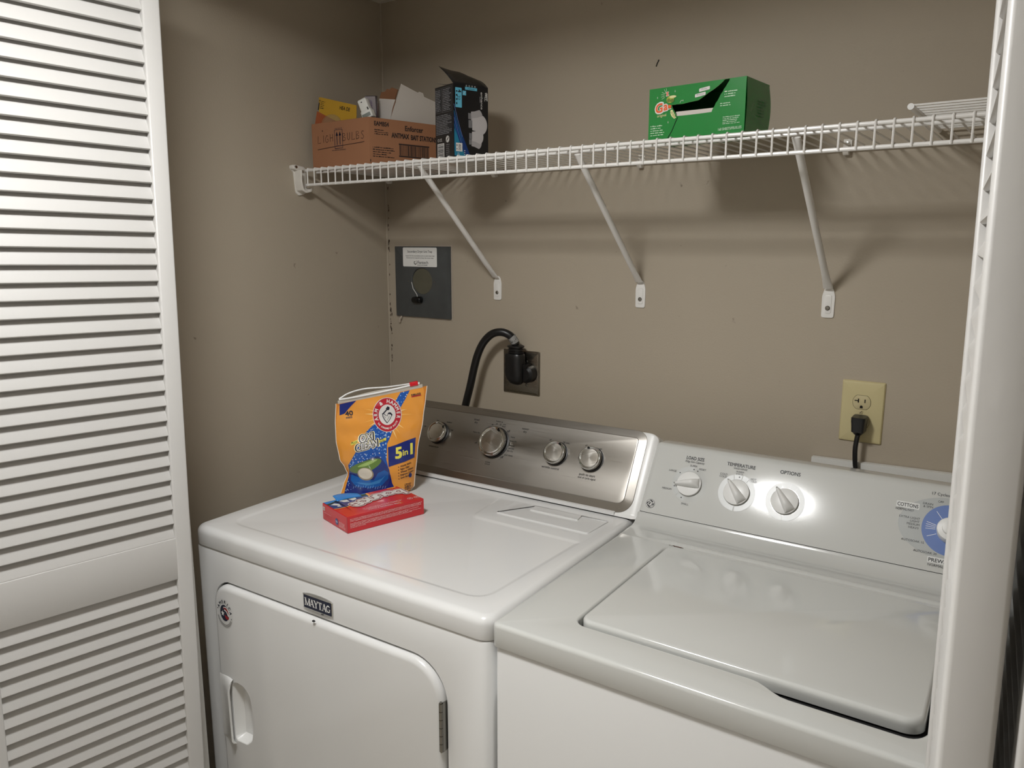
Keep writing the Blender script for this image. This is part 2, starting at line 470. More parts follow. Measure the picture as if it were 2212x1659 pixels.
# cabinet: a shell with an opening for the door in its front
door_poly = rr(.062, -.80, .6495, -.106, (.03, .03, .068, .045), 9)
gap_poly = rr(.0575, -.805, .654, -.1015, (.034, .034, .072, .049), 9)
q = MB()
body = rr(.0, .0, DW, .70, .016, 5)
zt = ZT-.0405
# front face with hole
flat = [(.016, .03), (DW-.016, .03), (DW-.016, zt-.004), (.016, zt-.004)]
hole = [(x, ZT+z) for x, z in gap_poly]
q.cap([(x, 0, z) for x, z in flat], M_enam, False, [[(x, 0, z) for x, z in hole]])
# side shell around the rest (rounded vertical edges)
ring = body[6:]+body[:6]
q.loft([[(x, y, z) for x, y in ring] for z in (.03, zt-.004)], M_enam, closed=False)
q.loft([[(x, y, zt-.004) for x, y in body], [(x, y, zt-.001) for x, y in inset(body, .0015)], [(x, y, zt) for x, y in inset(body, .004)]], M_enam, False, True)
q.cap([(x, y, .03) for x, y in body], M_enam, True)
# rim of the door opening and the floor behind it
q.loft([[(x, 0, z) for x, z in hole], [(x, .0015, z) for x, z in inset(hole, .001)], [(x, .016, z) for x, z in inset(hole, .001)]], M_enam, False, False)
q.cap([(x, .016, z) for x, z in inset(hole, .001)], M_gap)
cab = q.build('cabinet', dry, ang=40)
for x, y in ((.06, .06), (DW-.06, .06), (.06, .64), (DW-.06, .64)):
    q = MB(); q.lathe([(.02, 0), (.02, .012), (.012, .014), (.012, .031)], M_black, 16); q.T = None
    o = q.build('leg', dry); o.location = (x, y, 0)
# top panel with its shallow pressed field and the lint screen recess
q = MB()
top = rr(-.0025, -.002, DW+.0035, .70, (.026, .026, .022, .022), 8)
field = roundpoly([(.046, .045), (.694, .045), (.712, .352), (.452, .357), (.437, .497), (.052, .497)], [.045, .045, .012, .02, .02, .02], 7)
notch = roundpoly([(.5325, .4480), (.6490, .4480), (.6440, .4745), (.5320, .4745)], .002, 2)
R = [(0, -.0385), (.0012, -.040)]
loops = [[(x, y, ZT+z) for x, y in inset(top, .004)] for z in (-.0405,)]
loops += [[(x, y, ZT-.039) for x, y in inset(top, .0006)], [(x, y, ZT-.037) for x, y in top]]
for k in range(7):
    a = pi/2*k/6; loops.append([(x, y, ZT-.015*(1-sin(a))) for x, y in (inset(top, .015*(1-cos(a))) if k else top)])
q.loft(loops, M_enam, True, False)
q.cap(loops[-1], M_enam, False, [[(x, y, ZT) for x, y in field], [(x, y, ZT) for x, y in notch]])
fl = [(0, 0), (.003, -.0004), (.008, -.0020), (.012, -.0024)]
q.loft([[(x, y, ZT+z) for x, y in inset(field, d)] for d, z in fl], M_enam, False, True)
q.loft([[(x, y, ZT+z) for x, y in notch] for z in (0, -.0012)], M_plast, False, True)
q.build('top_panel', dry, ang=30)
# raised lint screen cover with its finger notch
q = MB()
lp = roundpoly([(.481, .394), (.7014, .3932), (.7065, .4745), (.4805, .4745)], [.004, .006, .002, .002], 3)
q.slab(lp, ZT-.0005, ZT+.0026, M_enam, re=.0008, n=2, c0=False, holes=[notch])
q.loft([[(x, y, ZT+z) for x, y in notch] for z in (.0026, -.0005)], M_plast, False, False)
q.build('lint_screen_cover', dry, ang=30)
# console housing (white), bulging end caps
prof = roundpoly([(.509, ZT+.0025), (.5160, ZT+.0090), (.6060, ZT+.1665), (.668, ZT+.138), (.680, ZT+.0025)], [.002, .002, .004, .02, .004], 4)
st_ = []
CX0, CX1, RC = -.022, .7590, .024
for k in range(7):
    a = pi/2*k/6; st_.append((CX0+RC*(1-cos(a)), .020*(1-sin(a))))
st_ += [(1*CX1-(x-CX0), d) for x, d in reversed(st_)]
cz = (.595, ZT+.08)
q = MB()
q.loft([[(x, cz[0]+(p[0]-cz[0])*(1-d/.09), (ZT+.0025)+(p[1]-ZT-.0025)*(1-d/.2)) for p in prof] for x, d in st_], M_plast)
q.box((.03, .5080, ZT+.0036), (.702, .53, ZT+.0110), M_enam)
q.build('console', dry, ang=35)
q = MB(); q.box((.0, .5125, ZT-.001), (.735, .66, ZT+.0034), M_gap); q.build('console_gap_shade', dry)  # dark box painted in as the shade of the gap under the console
# brushed steel fascia
o_, X_, Y_, N_ = tilted(None, .511, ZT, 30)
fp = lambda u, v, h: tuple(o_+X_*u+Y_*v+N_*h)
fas = rr(.0005, .0095, .7355, .1930, (.030, .034, .026, .03), 8)
q = MB()
q.loft([[fp(x, y, h) for x, y in (inset(fas, d) if d else fas)] for d, h in ((.001, -.004), (0, .0010), (.0006, .0016), (.0175, .0056), (.0188, .0064), (.0205, .0066))], M_steel, False, True)
q.build('steel_fascia', dry, ang=14)
FH = .0066
q = MB(); D = Face(q, o_+N_*FH, X_, Y_, aff=((-.0035, 1.0085, -.0888), (-.0004, 0, 1.0273)))
for s, x, y, h in (('timed', .309, .1575, .0045), ('dry', .309, .1505, .0045), ('sensor', .4493, .1535, .0045), ('dry', .4493, .1465, .0045), ('off', .4046, .1417, .0050), ('off', .4011, .0793, .0050),
        ('items', .4200, .1293, .0033), ('more dry', .4230, .1202, .0033), ('normal', .4218, .1094, .0033), ('delicate', .4218, .1028, .0033), ('less dry', .4200, .0964, .0033), ('cool down', .4180, .0862, .0036),
        ('freshen up', .3745, .161, .0030), ('40', .3567, .1511, .0033), ('30', .3685, .1545, .003), ('20', .3790, .1545, .003), ('cool', .3900, .1560, .003), ('down', .3895, .1510, .003),
        ('heavy dry', .3165, .127, .0033), ('off', .3213, .102, .0038), ('wrinkle', .3659, .062, .003), ('control', .3659, .0575, .003), ('temperature', .2003, .0755, .0038),
        ('low', .195, .1405, .0033), ('medium', .2305, .1405, .0033), ('high', .2436, .1225, .0033), ('air', .160, .1215, .0033), ('wrinkle control', .5321, .0755, .0046), ('push to start', .6247, .0742, .0048),
        ('end of cycle signal', .6247, .0672, .0038), ('off', .5194, .1372, .0033), ('90 min.', .5611, .1361, .0038), ('off', .6104, .1377, .0033), ('on', .6459, .1354, .0040)):
    D.text(s, x, y, h*1.08, M_sink, bold=.02)
D.ring(.372, .109, .0435, .0439, M_sink, a0=-60, a1=200)
q.build('panel_printing', dry)
# knobs
KN = {}
def dryer_knob(u, v, r, h, ang):
    T = Matrix((( X_.x, Y_.x, N_.x, 0), (X_.y, Y_.y, N_.y, 0), (X_.z, Y_.z, N_.z, 0), (0, 0, 0, 1)))
    key = (r, h)
    if key in KN:
        o = copy_tree(KN[key], dry)
    else:
        q = MB(); q.lathe([(r*1.06, 0), (r*1.06, .0012), (r*.98, .002), (r*.97, h*.62), (r*.9, h*.66), (r*.9, h*.7)], M_black, 48)
        o = q.build('knob', dry, ang=30)
        q = MB(); q.lathe([(r*.95, h*.55), (r*1.0, h*.62), (r*1.0, h*.86), (r*.985, h*.95), (r*.95, h), (r*.90, h), (r*.87, h*.96), (r*.855, h*.88), (r*.83, h*.85), (r*.80, h*.88), (r*.775, h*.95), (r*.76, h*.97), (r*.745, h*.93)], M_chrome, 48)
        q.build('chrome_ring', o, ang=30)
        q = MB(); q.lathe([(r*.76, h*.90), (r*.75, h*.945), (r*.70, h*.955), (0, h*.965)], M_steel2, 48); q.build('knob_face', o, ang=30)
        q = MB(); q.slab(roundpoly([(-.0018, r*.76), (.0018, r*.76), (.0026, r*.9), (0, r*.985), (-.0026, r*.9)], .0008, 2), h*.9, h*1.03, M_blackg); q.build('pointer', o)
        KN[key] = o
    u, v = -.0035+1.0085*u-.0888*v, -.0004+1.0273*v
    o.matrix_local = Matrix.Translation(o_+X_*u+Y_*v+N_*FH) @ T @ Matrix.Rotation(radians(ang), 4, 'Z')
    return o
dryer_knob(.2065, .110, .0268, .0145, -50)
dryer_knob(.3735, .1095, .0365, .0175, -20)
dryer_knob(.5405, .1085, .0268, .0145, -25)
dryer_knob(.6290, .1090, .0268, .0145, 20)
# door on the front
q = MB()
dp = [(x, ZT+z) for x, z in door_poly]
scoop = roundpoly([(.104, -.318), (.118, -.309), (.140, -.311), (.158, -.325), (.1635, -.350), (.1635, -.400), (.158, -.428), (.142, -.4425), (.110, -.444), (.104, -.438)][::-1], .006, 4)
sc = [(x, ZT+z) for x, z in scoop]
L = [(0, .010), (0, .001)]+[(.011*(1-cos(a)), .001-.011*sin(a)) for a in [pi/2*k/6 for k in range(1, 7)]]
q.loft([[(x, y, z) for x, z in (inset(dp, d) if d else dp)] for d, y in L], M_enam, True, False)
inn = inset(dp, .011)
q.cap([(x, -.010, z) for x, z in inn], M_enam, False, [[(x, -.010, z) for x, z in sc]])
q.loft([[(x, y, z) for x, z in inset(sc, d)] for d, y in ((0, -.010), (.0012, -.009), (.004, .002), (.010, .011), (.016, .014))], M_plast, False, True)
door = q.build('door', dry, ang=35)
# grip: a lifted strip over the scoop
q = MB()
gp = rr(.0665, -.4475, .112, -.3055, (.003, .002, .002, .003), 3)
def gmap(x, z, y):
    t = (x-.0665)/.0455; return (x, -.010-.011*t**1.6+y*(1-.3*t), ZT+z)
loops = []
gx = [.0665, .075, .085, .095, .104, .109, .1115]
fr_ = [(x, -.0105-.0125*((x-.0665)/.045)**1.5) for x in gx]
bk = [(.1115, -.0195), (.108, -.0165), (.100, -.0120), (.090, -.0098), (.0665, -.0095)]
sec = fr_+bk
def hook(z, k):
    return [(x-.0012*k, y+.002*k, z) for x, y in sec]
def hk(z, k): return [(x, -.0095+(y+.0095)*k, z) for x, y in sec]
q.loft([hk(ZT-.4480, .35), hk(ZT-.4440, .85), hk(ZT-.4380, 1.12), hk(ZT-.3300, 1.25), hk(ZT-.3240, 1.15), hk(ZT-.3150, .9), hk(ZT-.3080, .6), hk(ZT-.3050, .25)], M_plast)
o = q.build('handle', door, ang=40)
# hinge
q = MB()
for k in range(6):
    z0 = -.168-.0145*k; q.tube([(.6475, -.0095, ZT+z0), (.6475, -.0095, ZT+z0-.0135)], .0036, M_zinc, 12)
q.tube([(.6475, -.0095, ZT-.1655), (.6475, -.0095, ZT-.256)], .0022, M_zinc, 10)
q.box((.6475, -.0095, ZT-.255), (.6515, .004, ZT-.168), M_zinc)
q.build('hinge', dry)
q = MB(); q.slab(circ(0, 0, .0034, 12), 0, .0030, M_inkd, re=.001, f=lambda x, y, z: (.3595+x, -.011-z+.0, ZT-.1055+y*.5)); q.build('door_bumper', door)
# round sticker on the door
q = MB(); F = Face(q, (.0977, -.0101, ZT-.165), (1, 0, 0), (0, 0, 1))
M_stk = mat('sticker_clear', (214, 214, 212), rough=.25)
F.ell(0, 0, .0245, .0315, M_stk, 0, 48)
for i_, ch in enumerate('AMERICA'):
    a_ = radians(150-i_*23); F.text(ch, .0200*cos(a_), .0250*sin(a_), .0066, M_navy, 2, rot=math.degrees(a_)-90, bold=.03)
F.ell(0, .001, .0135, .0175, M_navy, 2, 30)
F.poly([(-.002, .014), (.006, .0155), (.0125, .0095), (.0155, .003), (.013, -.0005), (.009, .006), (.002, .0105), (-.003, .0105)], M_white, 3)
F.poly([(-.0015, .0125), (.006, .0135), (.0115, .008), (.0135, .0015), (.0115, .0005), (.008, .0065), (.002, .0095), (-.003, .0095)], M_red, 4)
F.poly([(-.001, .007), (.006, .0048), (.0105, -.003), (.0135, -.0045), (.0135, -.0005), (.0085, .0062), (.001, .0092)], M_white, 4)
F.poly([(.001, -.002), (.007, -.004), (.0135, -.006), (.0115, -.011), (.004, -.0108), (.001, -.007)], M_red, 3)
star = [((.0058 if i % 2 == 0 else .0024)*sin(pi*i/5)-.0055, (.0068 if i % 2 == 0 else .0028)*cos(pi*i/5)-.0005) for i in range(10)]
F.poly(star[::-1], M_white, 4)
for rr_ in (.019, .0208, .0226): F.ring(0, -.001, rr_, rr_+.0006, M_inkd, 2, a0=195, a1=335, k=1.22)
F.ell(-.021, .007, .0011, .0014, M_navy, 2); F.ell(.0205, -.0075, .0011, .0014, M_navy, 2)
o = q.build('round_sticker', door); o['label'] = 'round sticker with a star and stripes'
# brand plate
q = MB()
bz = ZT-.0785
oval = [(.0385*cos(2*pi*i/64), .0215*sin(2*pi*i/64)) for i in range(64)]
oval = [(x, max(-.0185, min(.0185, y))) for x, y in oval]
bk_ = rr(-.0378, -.0145, .0378, .0145, .0015, 3)
Fm = lambda x, y, z: (.3605+x, -z, bz+y)
q.slab(bk_, 0, .0025, M_chrome, re=.0012, f=Fm)
arc1 = [(-.0378, .0135)]+[(.0378*sin(radians(a)), .0120+.0062*cos(radians(a))) for a in range(-80, 81, 10)]+[(.0378, .0135)]
q.slab(arc1[::-1], 0, .0022, M_chrome, re=.0006, n=2, f=Fm)
q.slab([(x, -y) for x, y in arc1], 0, .0022, M_chrome, re=.0006, n=2, f=Fm)
F = Face(q, (.3605, -.0025, bz), (1, 0, 0), (0, 0, 1))
F.rect(-.0352, -.0122, .0352, .0122, M_navy, 1)
def serif_word(F, word, x, y, h, m, l, adv, kx=1):
    G = {'M': [('v', 0, .8), ('v', 1, 1.4), ('d', 0, 1, .5, 0, 1), ('d', .5, 0, 1, 1, .6)], 'A': [('d', 0.02, 0, .5, 1, .6), ('d', .5, 1, .98, 0, 1.4), ('h', .2, .8, .33)], 'Y': [('d', 0, 1, .5, .45, 1.3), ('d', 1, 1, .5, .45, .7), ('s', .5, 0, .45, 1.3)],
         'T': [('h', 0, 1, .96), ('s', .5, 0, 1, 1.4)], 'G': [('c',)]}
    sf = {'M': [(0, 0), (1, 0), (0, 1), (1, 1)], 'A': [(0, 0), (1, 0)], 'Y': [(.5, 0), (0, 1), (1, 1)], 'T': [(.5, 0)], 'G': []}
    wds = {'M': 1.0, 'A': .86, 'Y': .84, 'T': .8, 'G': .82}
    st = h*.13
    for ch in word:
        W = h*wds[ch]*kx
        for g in G[ch]:
            if g[0] == 'v': xx = x+g[1]*W*.84+W*.08; F.rect(xx-st*g[2]/2, y, xx+st*g[2]/2, y+h, m, l)
            elif g[0] == 's': xx = x+g[1]*W; F.rect(xx-st*g[4]/2, y+g[2]*h, xx+st*g[4]/2, y+g[3]*h, m, l)
            elif g[0] == 'h': F.rect(x+g[1]*W, y+g[3]*h-st*.3, x+g[2]*W, y+g[3]*h+st*.3, m, l)
            elif g[0] == 'd': F.line([(x+(.08+.84*g[1])*W, y+g[2]*h), (x+(.08+.84*g[3])*W, y+g[4]*h)], st*g[5], m, l)
            elif g[0] == 'c':
                F.ring(x+W*.48, y+h*.5, W*.34, W*.50, m, l, a0=40, a1=330, n=40, k=h/W*.98); F.rect(x+W*.70, y+h*.08, x+W*.88, y+h*.46, m, l); F.rect(x+W*.58, y+h*.42, x+W, y+h*.48, m, l)
        for (a, b_) in sf[ch]:
            xx = x+(.08+.84*a)*W if ch != 'T' and not (ch == 'Y' and b_ == 0) else x+W*.5; F.rect(xx-st*1.35, y+(h-st*.5 if b_ else 0), xx+st*1.35, y+(h if b_ else st*.5), m, l)
        if ch == 'T':
            F.rect(x, y+h*.74, x+st*.5, y+h, m, l); F.rect(x+W-st*.5, y+h*.74, x+W, y+h, m, l)
        x += W+adv
serif_word(F, 'MAYTAG', -.0320, -.0072, .0144, M_white, 2, .0002, .86)
q.build('brand_plate', dry)

# ================================================================== THE WASHER
wsh = thing('washing_machine', (.958, -.757, 0), 'white top-loading washing machine with three white dials, beside the dryer', 'washing machine', rz=radians(2.1))
WW = .686
q = MB(); body = rr(.003, .004, WW-.003, .66, .012, 5)
q.slab(body, .03, ZT-.0392, M_enam, re=.002, n=2); q.build('cabinet', wsh)
for x, y in ((.06, .06), (WW-.06, .06), (.06, .6), (WW-.06, .6)):
    q = MB(); q.lathe([(.02, 0), (.02, .012), (.012, .014), (.012, .031)], M_black, 16); o = q.build('leg', wsh); o.location = (x, y, 0)
# deck: a frame around the lid well, rising in a cove at the back up to the console
q = MB()
deck = rr(0, 0, WW, .66, (.012, .012, .010, .010), 8)
def well_edge(off, scoop):
    """lid outline; the finger scoop bulges forward near the right front"""
    x0, y0, x1, y1 = .1065+off, .0725+off, .5795-off, .4270-off
    P = rr(x0, y0, x1, y1, (.020, .024, .02, .02), 8); out = []
    # split the long front edge so the scoop has vertices
    for i, p in enumerate(P):
        out.append(p); nx = P[(i+1) % len(P)]
        if abs(p[1]-y0) < 1e-6 and abs(nx[1]-y0) < 1e-6 and nx[0] > p[0]:
            for k in range(1, 40): out.append((p[0]+(nx[0]-p[0])*k/40, y0))
    res = []
    for x, y in out:
        if y < y0+.05:
            t = max(0, min(1, (x-.375)/.05)); s = t*t*(3-2*t); f = max(0, 1-(y-y0)/.05)
            y -= scoop*s*f
        res.append((x, y))
    return res
well = well_edge(-.0018, .0215)
loops = [[(x, y, ZT-.0390) for x, y in inset(deck, .003)], [(x, y, ZT-.0385) for x, y in inset(deck, .0008)], [(x, y, ZT-.037) for x, y in deck]]
for k in range(6):
    a = pi/2*k/5; loops.append([(x, y, ZT-.007*(1-sin(a))) for x, y in (inset(deck, .007*(1-cos(a))) if k else deck)])
q.loft(loops, M_enam2, True, False)
q.cap(loops[-1], M_enam2, False, [[(x, y, ZT) for x, y in inset(well, -.0048)]])
q.loft([[(x, y, ZT+z) for x, y in inset(well, d)] for d, z in [(-.005*(1-sin(a))+.0002, -.006*(1-cos(a))) for a in [pi/2*k/5 for k in range(6)]]+[(.0006, -.012), (.001, -.018)]], M_enam2, False, False)
q.cap([(x, y, ZT-.018) for x, y in inset(well, .0024)], M_gap)
# cove at the back: lip, then concave rise
ys = [.438, .4405, .4425, .446, .450, .4545, .462, .474]+[.488+.0388*sin(radians(a)) for a in range(0, 71, 7)]
def cove(y, k):
    lip = {.438: 0, .4405: .0006, .4425: .0030, .446: .0042, .450: .0036, .4545: .0022, .462: .0018, .474: .0018}.get(y)
    base = .0018*max(0, min(1, (y-.438)/.03))
    if y < .488: return base+((lip if lip is not None else base)-base)*k
    t = math.asin(max(0, min(1, (y-.488)/.0388))); return .0018+.0305*(1-cos(t))
secs = [(.0002, 0, .0058), (.0006, 0, .0042), (.0015, 0, .0027), (.003, 0, .0013), (.005, 0, .0003), (.0075, 0, 0), (.03, .0, 0), (.075, .15, 0), (.100, .8, 0), (.115, 1, 0), (WW-.115, 1, 0), (WW-.10, .8, 0), (WW-.075, .15, 0), (WW-.0075, 0, 0), (WW-.005, 0, .0003), (WW-.003, 0, .0013), (WW-.0006, 0, .0042)]
q.loft([[(x, y, ZT+min(.0217, cove(y, k))-dz) for y in ys]+[(.0 + x, .66, ZT+.0217-dz), (x, .66, ZT-.003), (x, .438, ZT-.003)] for x, k, dz in secs], M_enam2)
q.build('top_deck', wsh, ang=30)
q = MB()
for zc, yy in ((0, 0),):
    P = circ(.125, .4355, .010, 14, .0018); q.add([(x, y, ZT+.0004) for x, y in P], [tuple(range(14))], mat('rust', (92, 48, 34), rough=.9))
    for k in range(9):
        x = random.uniform(.106, .136); y = .4345+random.uniform(-.002, .002); P = circ(x, y, random.uniform(.0008, .0026), 8, .0009); q.add([(a, b, ZT+.0007) for a, b in P], [tuple(range(8))], mat('rust_dark', (58, 32, 26), rough=.9))
q.build('rust_spot', wsh)
# lid
q = MB()
lidp = well_edge(.0032, .0); base_ = well_edge(.0032, -.0015)
q.loft([[(x, y, ZT-.0145) for x, y in base_], [(x, y, ZT-.005) for x, y in lidp]]+[[(x, y, ZT-.002+.0075*sin(a)) for x, y in inset(lidp, .006*(1-cos(a)))] for a in [pi/2*k/6 for k in range(7)]], M_enam2, True, True)
q.build('lid', wsh, ang=40)
# console
WT = 32
o_, X_, Y_, N_ = tilted(None, .522, ZT+.022, WT)
prof = roundpoly([(.522+.0006*sin(radians(WT)), ZT+.022+.0006*cos(radians(WT))), (.522+.1525*sin(radians(WT)), ZT+.022+.1525*cos(radians(WT))), (.650, ZT+.148), (.656, ZT+.0225)], [.0004, .009, .012, .003], 5)
q = MB(); st_ = []
for k in range(6):
    a = pi/2*k/5; st_.append((.004+.010*(1-cos(a)), .010*(1-sin(a))))
st_ += [(WW-x, d) for x, d in reversed(st_)]
q.loft([[(x, p[0]+max(0, d)*.35, (ZT+.0225)+(p[1]-ZT-.0225)*(1-d/.16)) for p in prof] for x, d in st_], M_enam2)
q.build('console', wsh, ang=32)
q = MB(); q.box((.006, .5235, ZT+.0213), (WW-.006, .64, ZT+.0228), M_gap); q.build('console_gap_shade', wsh)  # near-black sheet stands in for the shaded gap below the washer console
# printing
M_gray = mat('grey_dial_print', (184, 186, 184), rough=.3); M_grayl = mat('grey_blob_print', (172, 175, 174), rough=.3)
M_blue = mat('blue_dial_print', (98, 122, 178), rough=.3)
q = MB(); W = Face(q, o_+N_*.0003, X_, Y_, aff=((-.0018, 1.0058, -.0279), (-.0002, 0, 1.0274)))
def T(s, x, y, h, l=0, **k): W.text(s, x, y, h, M_inkd, l, **k)
T('LOAD SIZE', .1001, .1262, .0066, bold=.022, width=.0370); T('King Size Capacity', .1002, .1190, .0046, shear=.3, width=.040)
T('TEMPERATURE', .1935, .1268, .0066, bold=.022, width=.0555); T('WASH-RINSE', .1933, .1200, .0038, width=.027)
T('OPTIONS', .2874, .1276, .0068, bold=.022, width=.0370)
cx1, cx2, cx3, cy_ = .0985, .1945, .2862, .0725
for cx, w0 in ((cx1, 1), (cx2, 2), (cx3, 3)):
    if w0 == 1:
        for a0, a1 in ((82, 103), (106, 175), (178, 228), (231, 262)): W.ring(cx, cy_, .0262, .0362, M_gray, 0, a0=a0, a1=a1)
        for k in range(34): a = -92+k*5; W.ring(cx, cy_, .0262, .0362, M_gray, 0, a0=a, a1=a+1.4)
    else:
        for a0, a1 in ((-88, 55), (57, 78), (80, 108), (110, 268)): W.ring(cx, cy_, .0262, .0362, M_gray, 0, a0=a0, a1=a1)
for a in (84, 68, 140, 196, 250): W.ell(cx1+.0312*cos(radians(a)), cy_+.0312*sin(radians(a)), .0014, .0012, M_inkd, 1, 12)
T('SUPER', .0999, .1105, .0038, bold=.01); T('RESET', .1195, .1062, .0038, bold=.01); T('LARGE', .0585, .0945, .0038, bold=.01); T('MEDIUM', .0540, .0560, .0038, bold=.01); T('SMALL', .0979, .0318, .0038, bold=.01)
T('COLD', .1628, .1050, .0038, bold=.01); T('COLD', .1626, .1000, .0038, bold=.01); T('WARM', .1935, .1140, .0036); T('COLD', .1935, .1090, .0036); W.ell(.1945, .1037, .0015, .0012, M_inkd, 1, 12)
T('HOT', .222, .104, .0036); T('COLD', .222, .0995, .0036)
# the cycle dial: grey lens, blue ring
W.ell(.558, .0755, .0795, .0530, M_grayl, 0, 64)
W.ring(.558, .0735, .0190, .0430, M_blue, 1, n=72)
for a in (128, 166, 172, 178, 184, 205, 60, 20, -20, -60): W.line([(.558+.022*cos(radians(a)), .0735+.022*sin(radians(a))), (.558+.037*cos(radians(a)), .0735+.037*sin(radians(a)))], .0007, M_white, 2)
W.rect(.4725, .0995, .5085, .1105, mat('label_pale', (214, 215, 213), rough=.3), 1, r=.0015); T('COTTONS', .4905, .1050, .0062, 2, bold=.02, width=.0325)
T('NORMAL/FAST', .4862, .0968, .0040, 2, bold=.008, width=.0285, shear=.2)
T('DRAIN', .5210, .1130, .0037, 2, bold=.008); T('& SPIN', .5217, .1080, .0037, 2, bold=.008); T('OFF', .5400, .1200, .0036, 2, bold=.008)
for s, y, x in (('EXTRA LIGHT', .0842, .5115), ('LIGHT', .0790, .5115), ('MEDIUM', .0735, .5115), ('HEAVY', .0677, .5115), ('AUTOSOAK 15', .0455, .5215), ('AUTOSOAK 30', .0305, .5420)): T(s, x, y-.0018, .0037, 2, align='r', bold=.006)
W.rect(.5290, .0150, .5900, .0255, mat('label_pale', (214, 215, 213)), 2, r=.0015); T('PREWASH', .5310, .0171, .0060, 3, align='l', bold=.02); T('NORMAL', .5305, .0098, .0040, 2, align='l', bold=.01)
T('17 Cycles', .5255, .1305, .0050, 0, align='l')
q.build('panel_printing', wsh)
# emblem: a ring of curls round a two-letter script monogram
q = MB(); E = Face(q, o_+N_*.0004+X_*.0246+Y_*.0195, X_, Y_)
E.ell(0, 0, .0094, .0094, M_inkd, 0, 40); E.ring(0, 0, .0080, .0085, M_white, 1)
for k in range(4):
    a = 45+90*k; E.line([(.0078*cos(radians(a-30+6*i)), .0078*sin(radians(a-30+6*i))) if i > 3 else ((.0060+.0005*i)*cos(radians(a-34+6*i)), (.0060+.0005*i)*sin(radians(a-34+6*i))) for i in range(10)], .0007, M_white, 1)
E.text('G', -.0024, .0003, .0068, M_white, 2, shear=.25); E.text('E', .0026, .0003, .0068, M_white, 2, shear=.25)
def curl(pts, wd=.0006): E.line([tuple(p)[:2] for p in spline([(x, y, 0) for x, y in pts], 6)], wd, M_white, 2)
curl([(-.0046, .0020), (-.0050, .0042), (-.0028, .0050), (.0, .0040), (.0012, .0048)]); curl([(.0048, -.0020), (.0050, -.0042), (.0026, -.0050), (-.0002, -.0040), (-.0014, -.0048)])
q.build('round_emblem', wsh)
# dials
def washer_knob(x, y, ang, r=.0252):
    T_ = Matrix(((X_.x, Y_.x, N_.x, 0), (X_.y, Y_.y, N_.y, 0), (X_.z, Y_.z, N_.z, 0), (0, 0, 0, 1)))
    if 'w' in KN: o = copy_tree(KN['w'], wsh)
    else:
        q = MB(); q.lathe([(r*.97, 0), (r*.97, .0010)], M_inkd, 40); q.lathe([(r*.985, .0010), (r, .0018), (r, .0042), (r*.985, .0052), (r*.95, .0056), (0, .0060)], M_plast, 48)
        o = q.build('dial', wsh, ang=30)
        q = MB()   # finger grip: a tapered ridge with a beak past the rim
        st = []
        for t in [i/12 for i in range(13)]:
            yy = -r*.86+t*(r*.86+r*1.16); wd = .0082*(1-t)**.75+.0020; ht = .0195*sin(min(1, t*3+.12)*pi/2)*(1-.62*t**1.5)
            if t == 0: ht = .006
            st.append([(wd*cos(a)*(1 if 1 else 0), yy, .0048+ht*max(0, sin(a))**.8) for a in [pi*k/10 for k in range(11)]])
        q.loft([list(reversed(l)) for l in st], M_plast)
        q.build('grip', o, ang=50)
        q = MB(); q.box((-.0005, r*.98, .0120), (.0005, r*1.14, .0134), M_inkd); q.build('pointer_mark', o)
        KN['w'] = o
    x, y = -.0018+1.0058*x-.0279*y, -.0002+1.0274*y
    o.matrix_local = Matrix.Translation(o_+X_*x+Y_*y+N_*.0003) @ T_ @ Matrix.Rotation(radians(ang), 4, 'Z'); return o
washer_knob(cx1, cy_, 100); washer_knob(cx2, cy_, 41); washer_knob(cx3, cy_, 38)
q = MB(); T_ = Matrix(((X_.x, Y_.x, N_.x, 0), (X_.y, Y_.y, N_.y, 0), (X_.z, Y_.z, N_.z, 0), (0, 0, 0, 1)))
q.lathe([(.0205, 0), (.0205, .018), (.019, .022), (.012, .024), (.011, .032), (0, .033)], M_plast, 40); o = q.build('cycle_dial', wsh, ang=30); o.matrix_local = Matrix.Translation(o_+X_*.558+Y_*.0735+N_*.0005) @ T_
# ================================================================== WIRE SHELF
ZS = 1.6975; PW = .0258; W0 = .034
sh = thing('wire_shelf', (0, 0, 0), 'long white wire shelf across the back wall above the machines', 'wire shelf')
for nm, y, z, r in (('front_rail', -.302, 1.6945, .0036), ('front_rail', -.302, 1.6590, .0036), ('support_rod', -.268, 1.6922, .0030), ('support_rod', -.012, 1.6928, .0026)):
    q = MB(); q.tube([(.024, y, z), (1.795, y, z)], r, M_wire, 10); q.build(nm, sh)
q = MB(); k = 0
while W0+k*PW < 1.79:
    x = W0+k*PW; R = .0046
    P = [(x, -.006, ZS)]+[(x, -.302+.0*R-R*0-(.0014+R*sin(a)*.62), ZS+.0012-R+R*cos(a)) for a in (0, .4, .8, 1.2, pi/2)]+[(x, -.3062, 1.6585+.001), (x, -.3055, 1.6565)]
    q.tube(P, .0018, M_wire, 6); k += 1
q.build('cross_wires', sh)
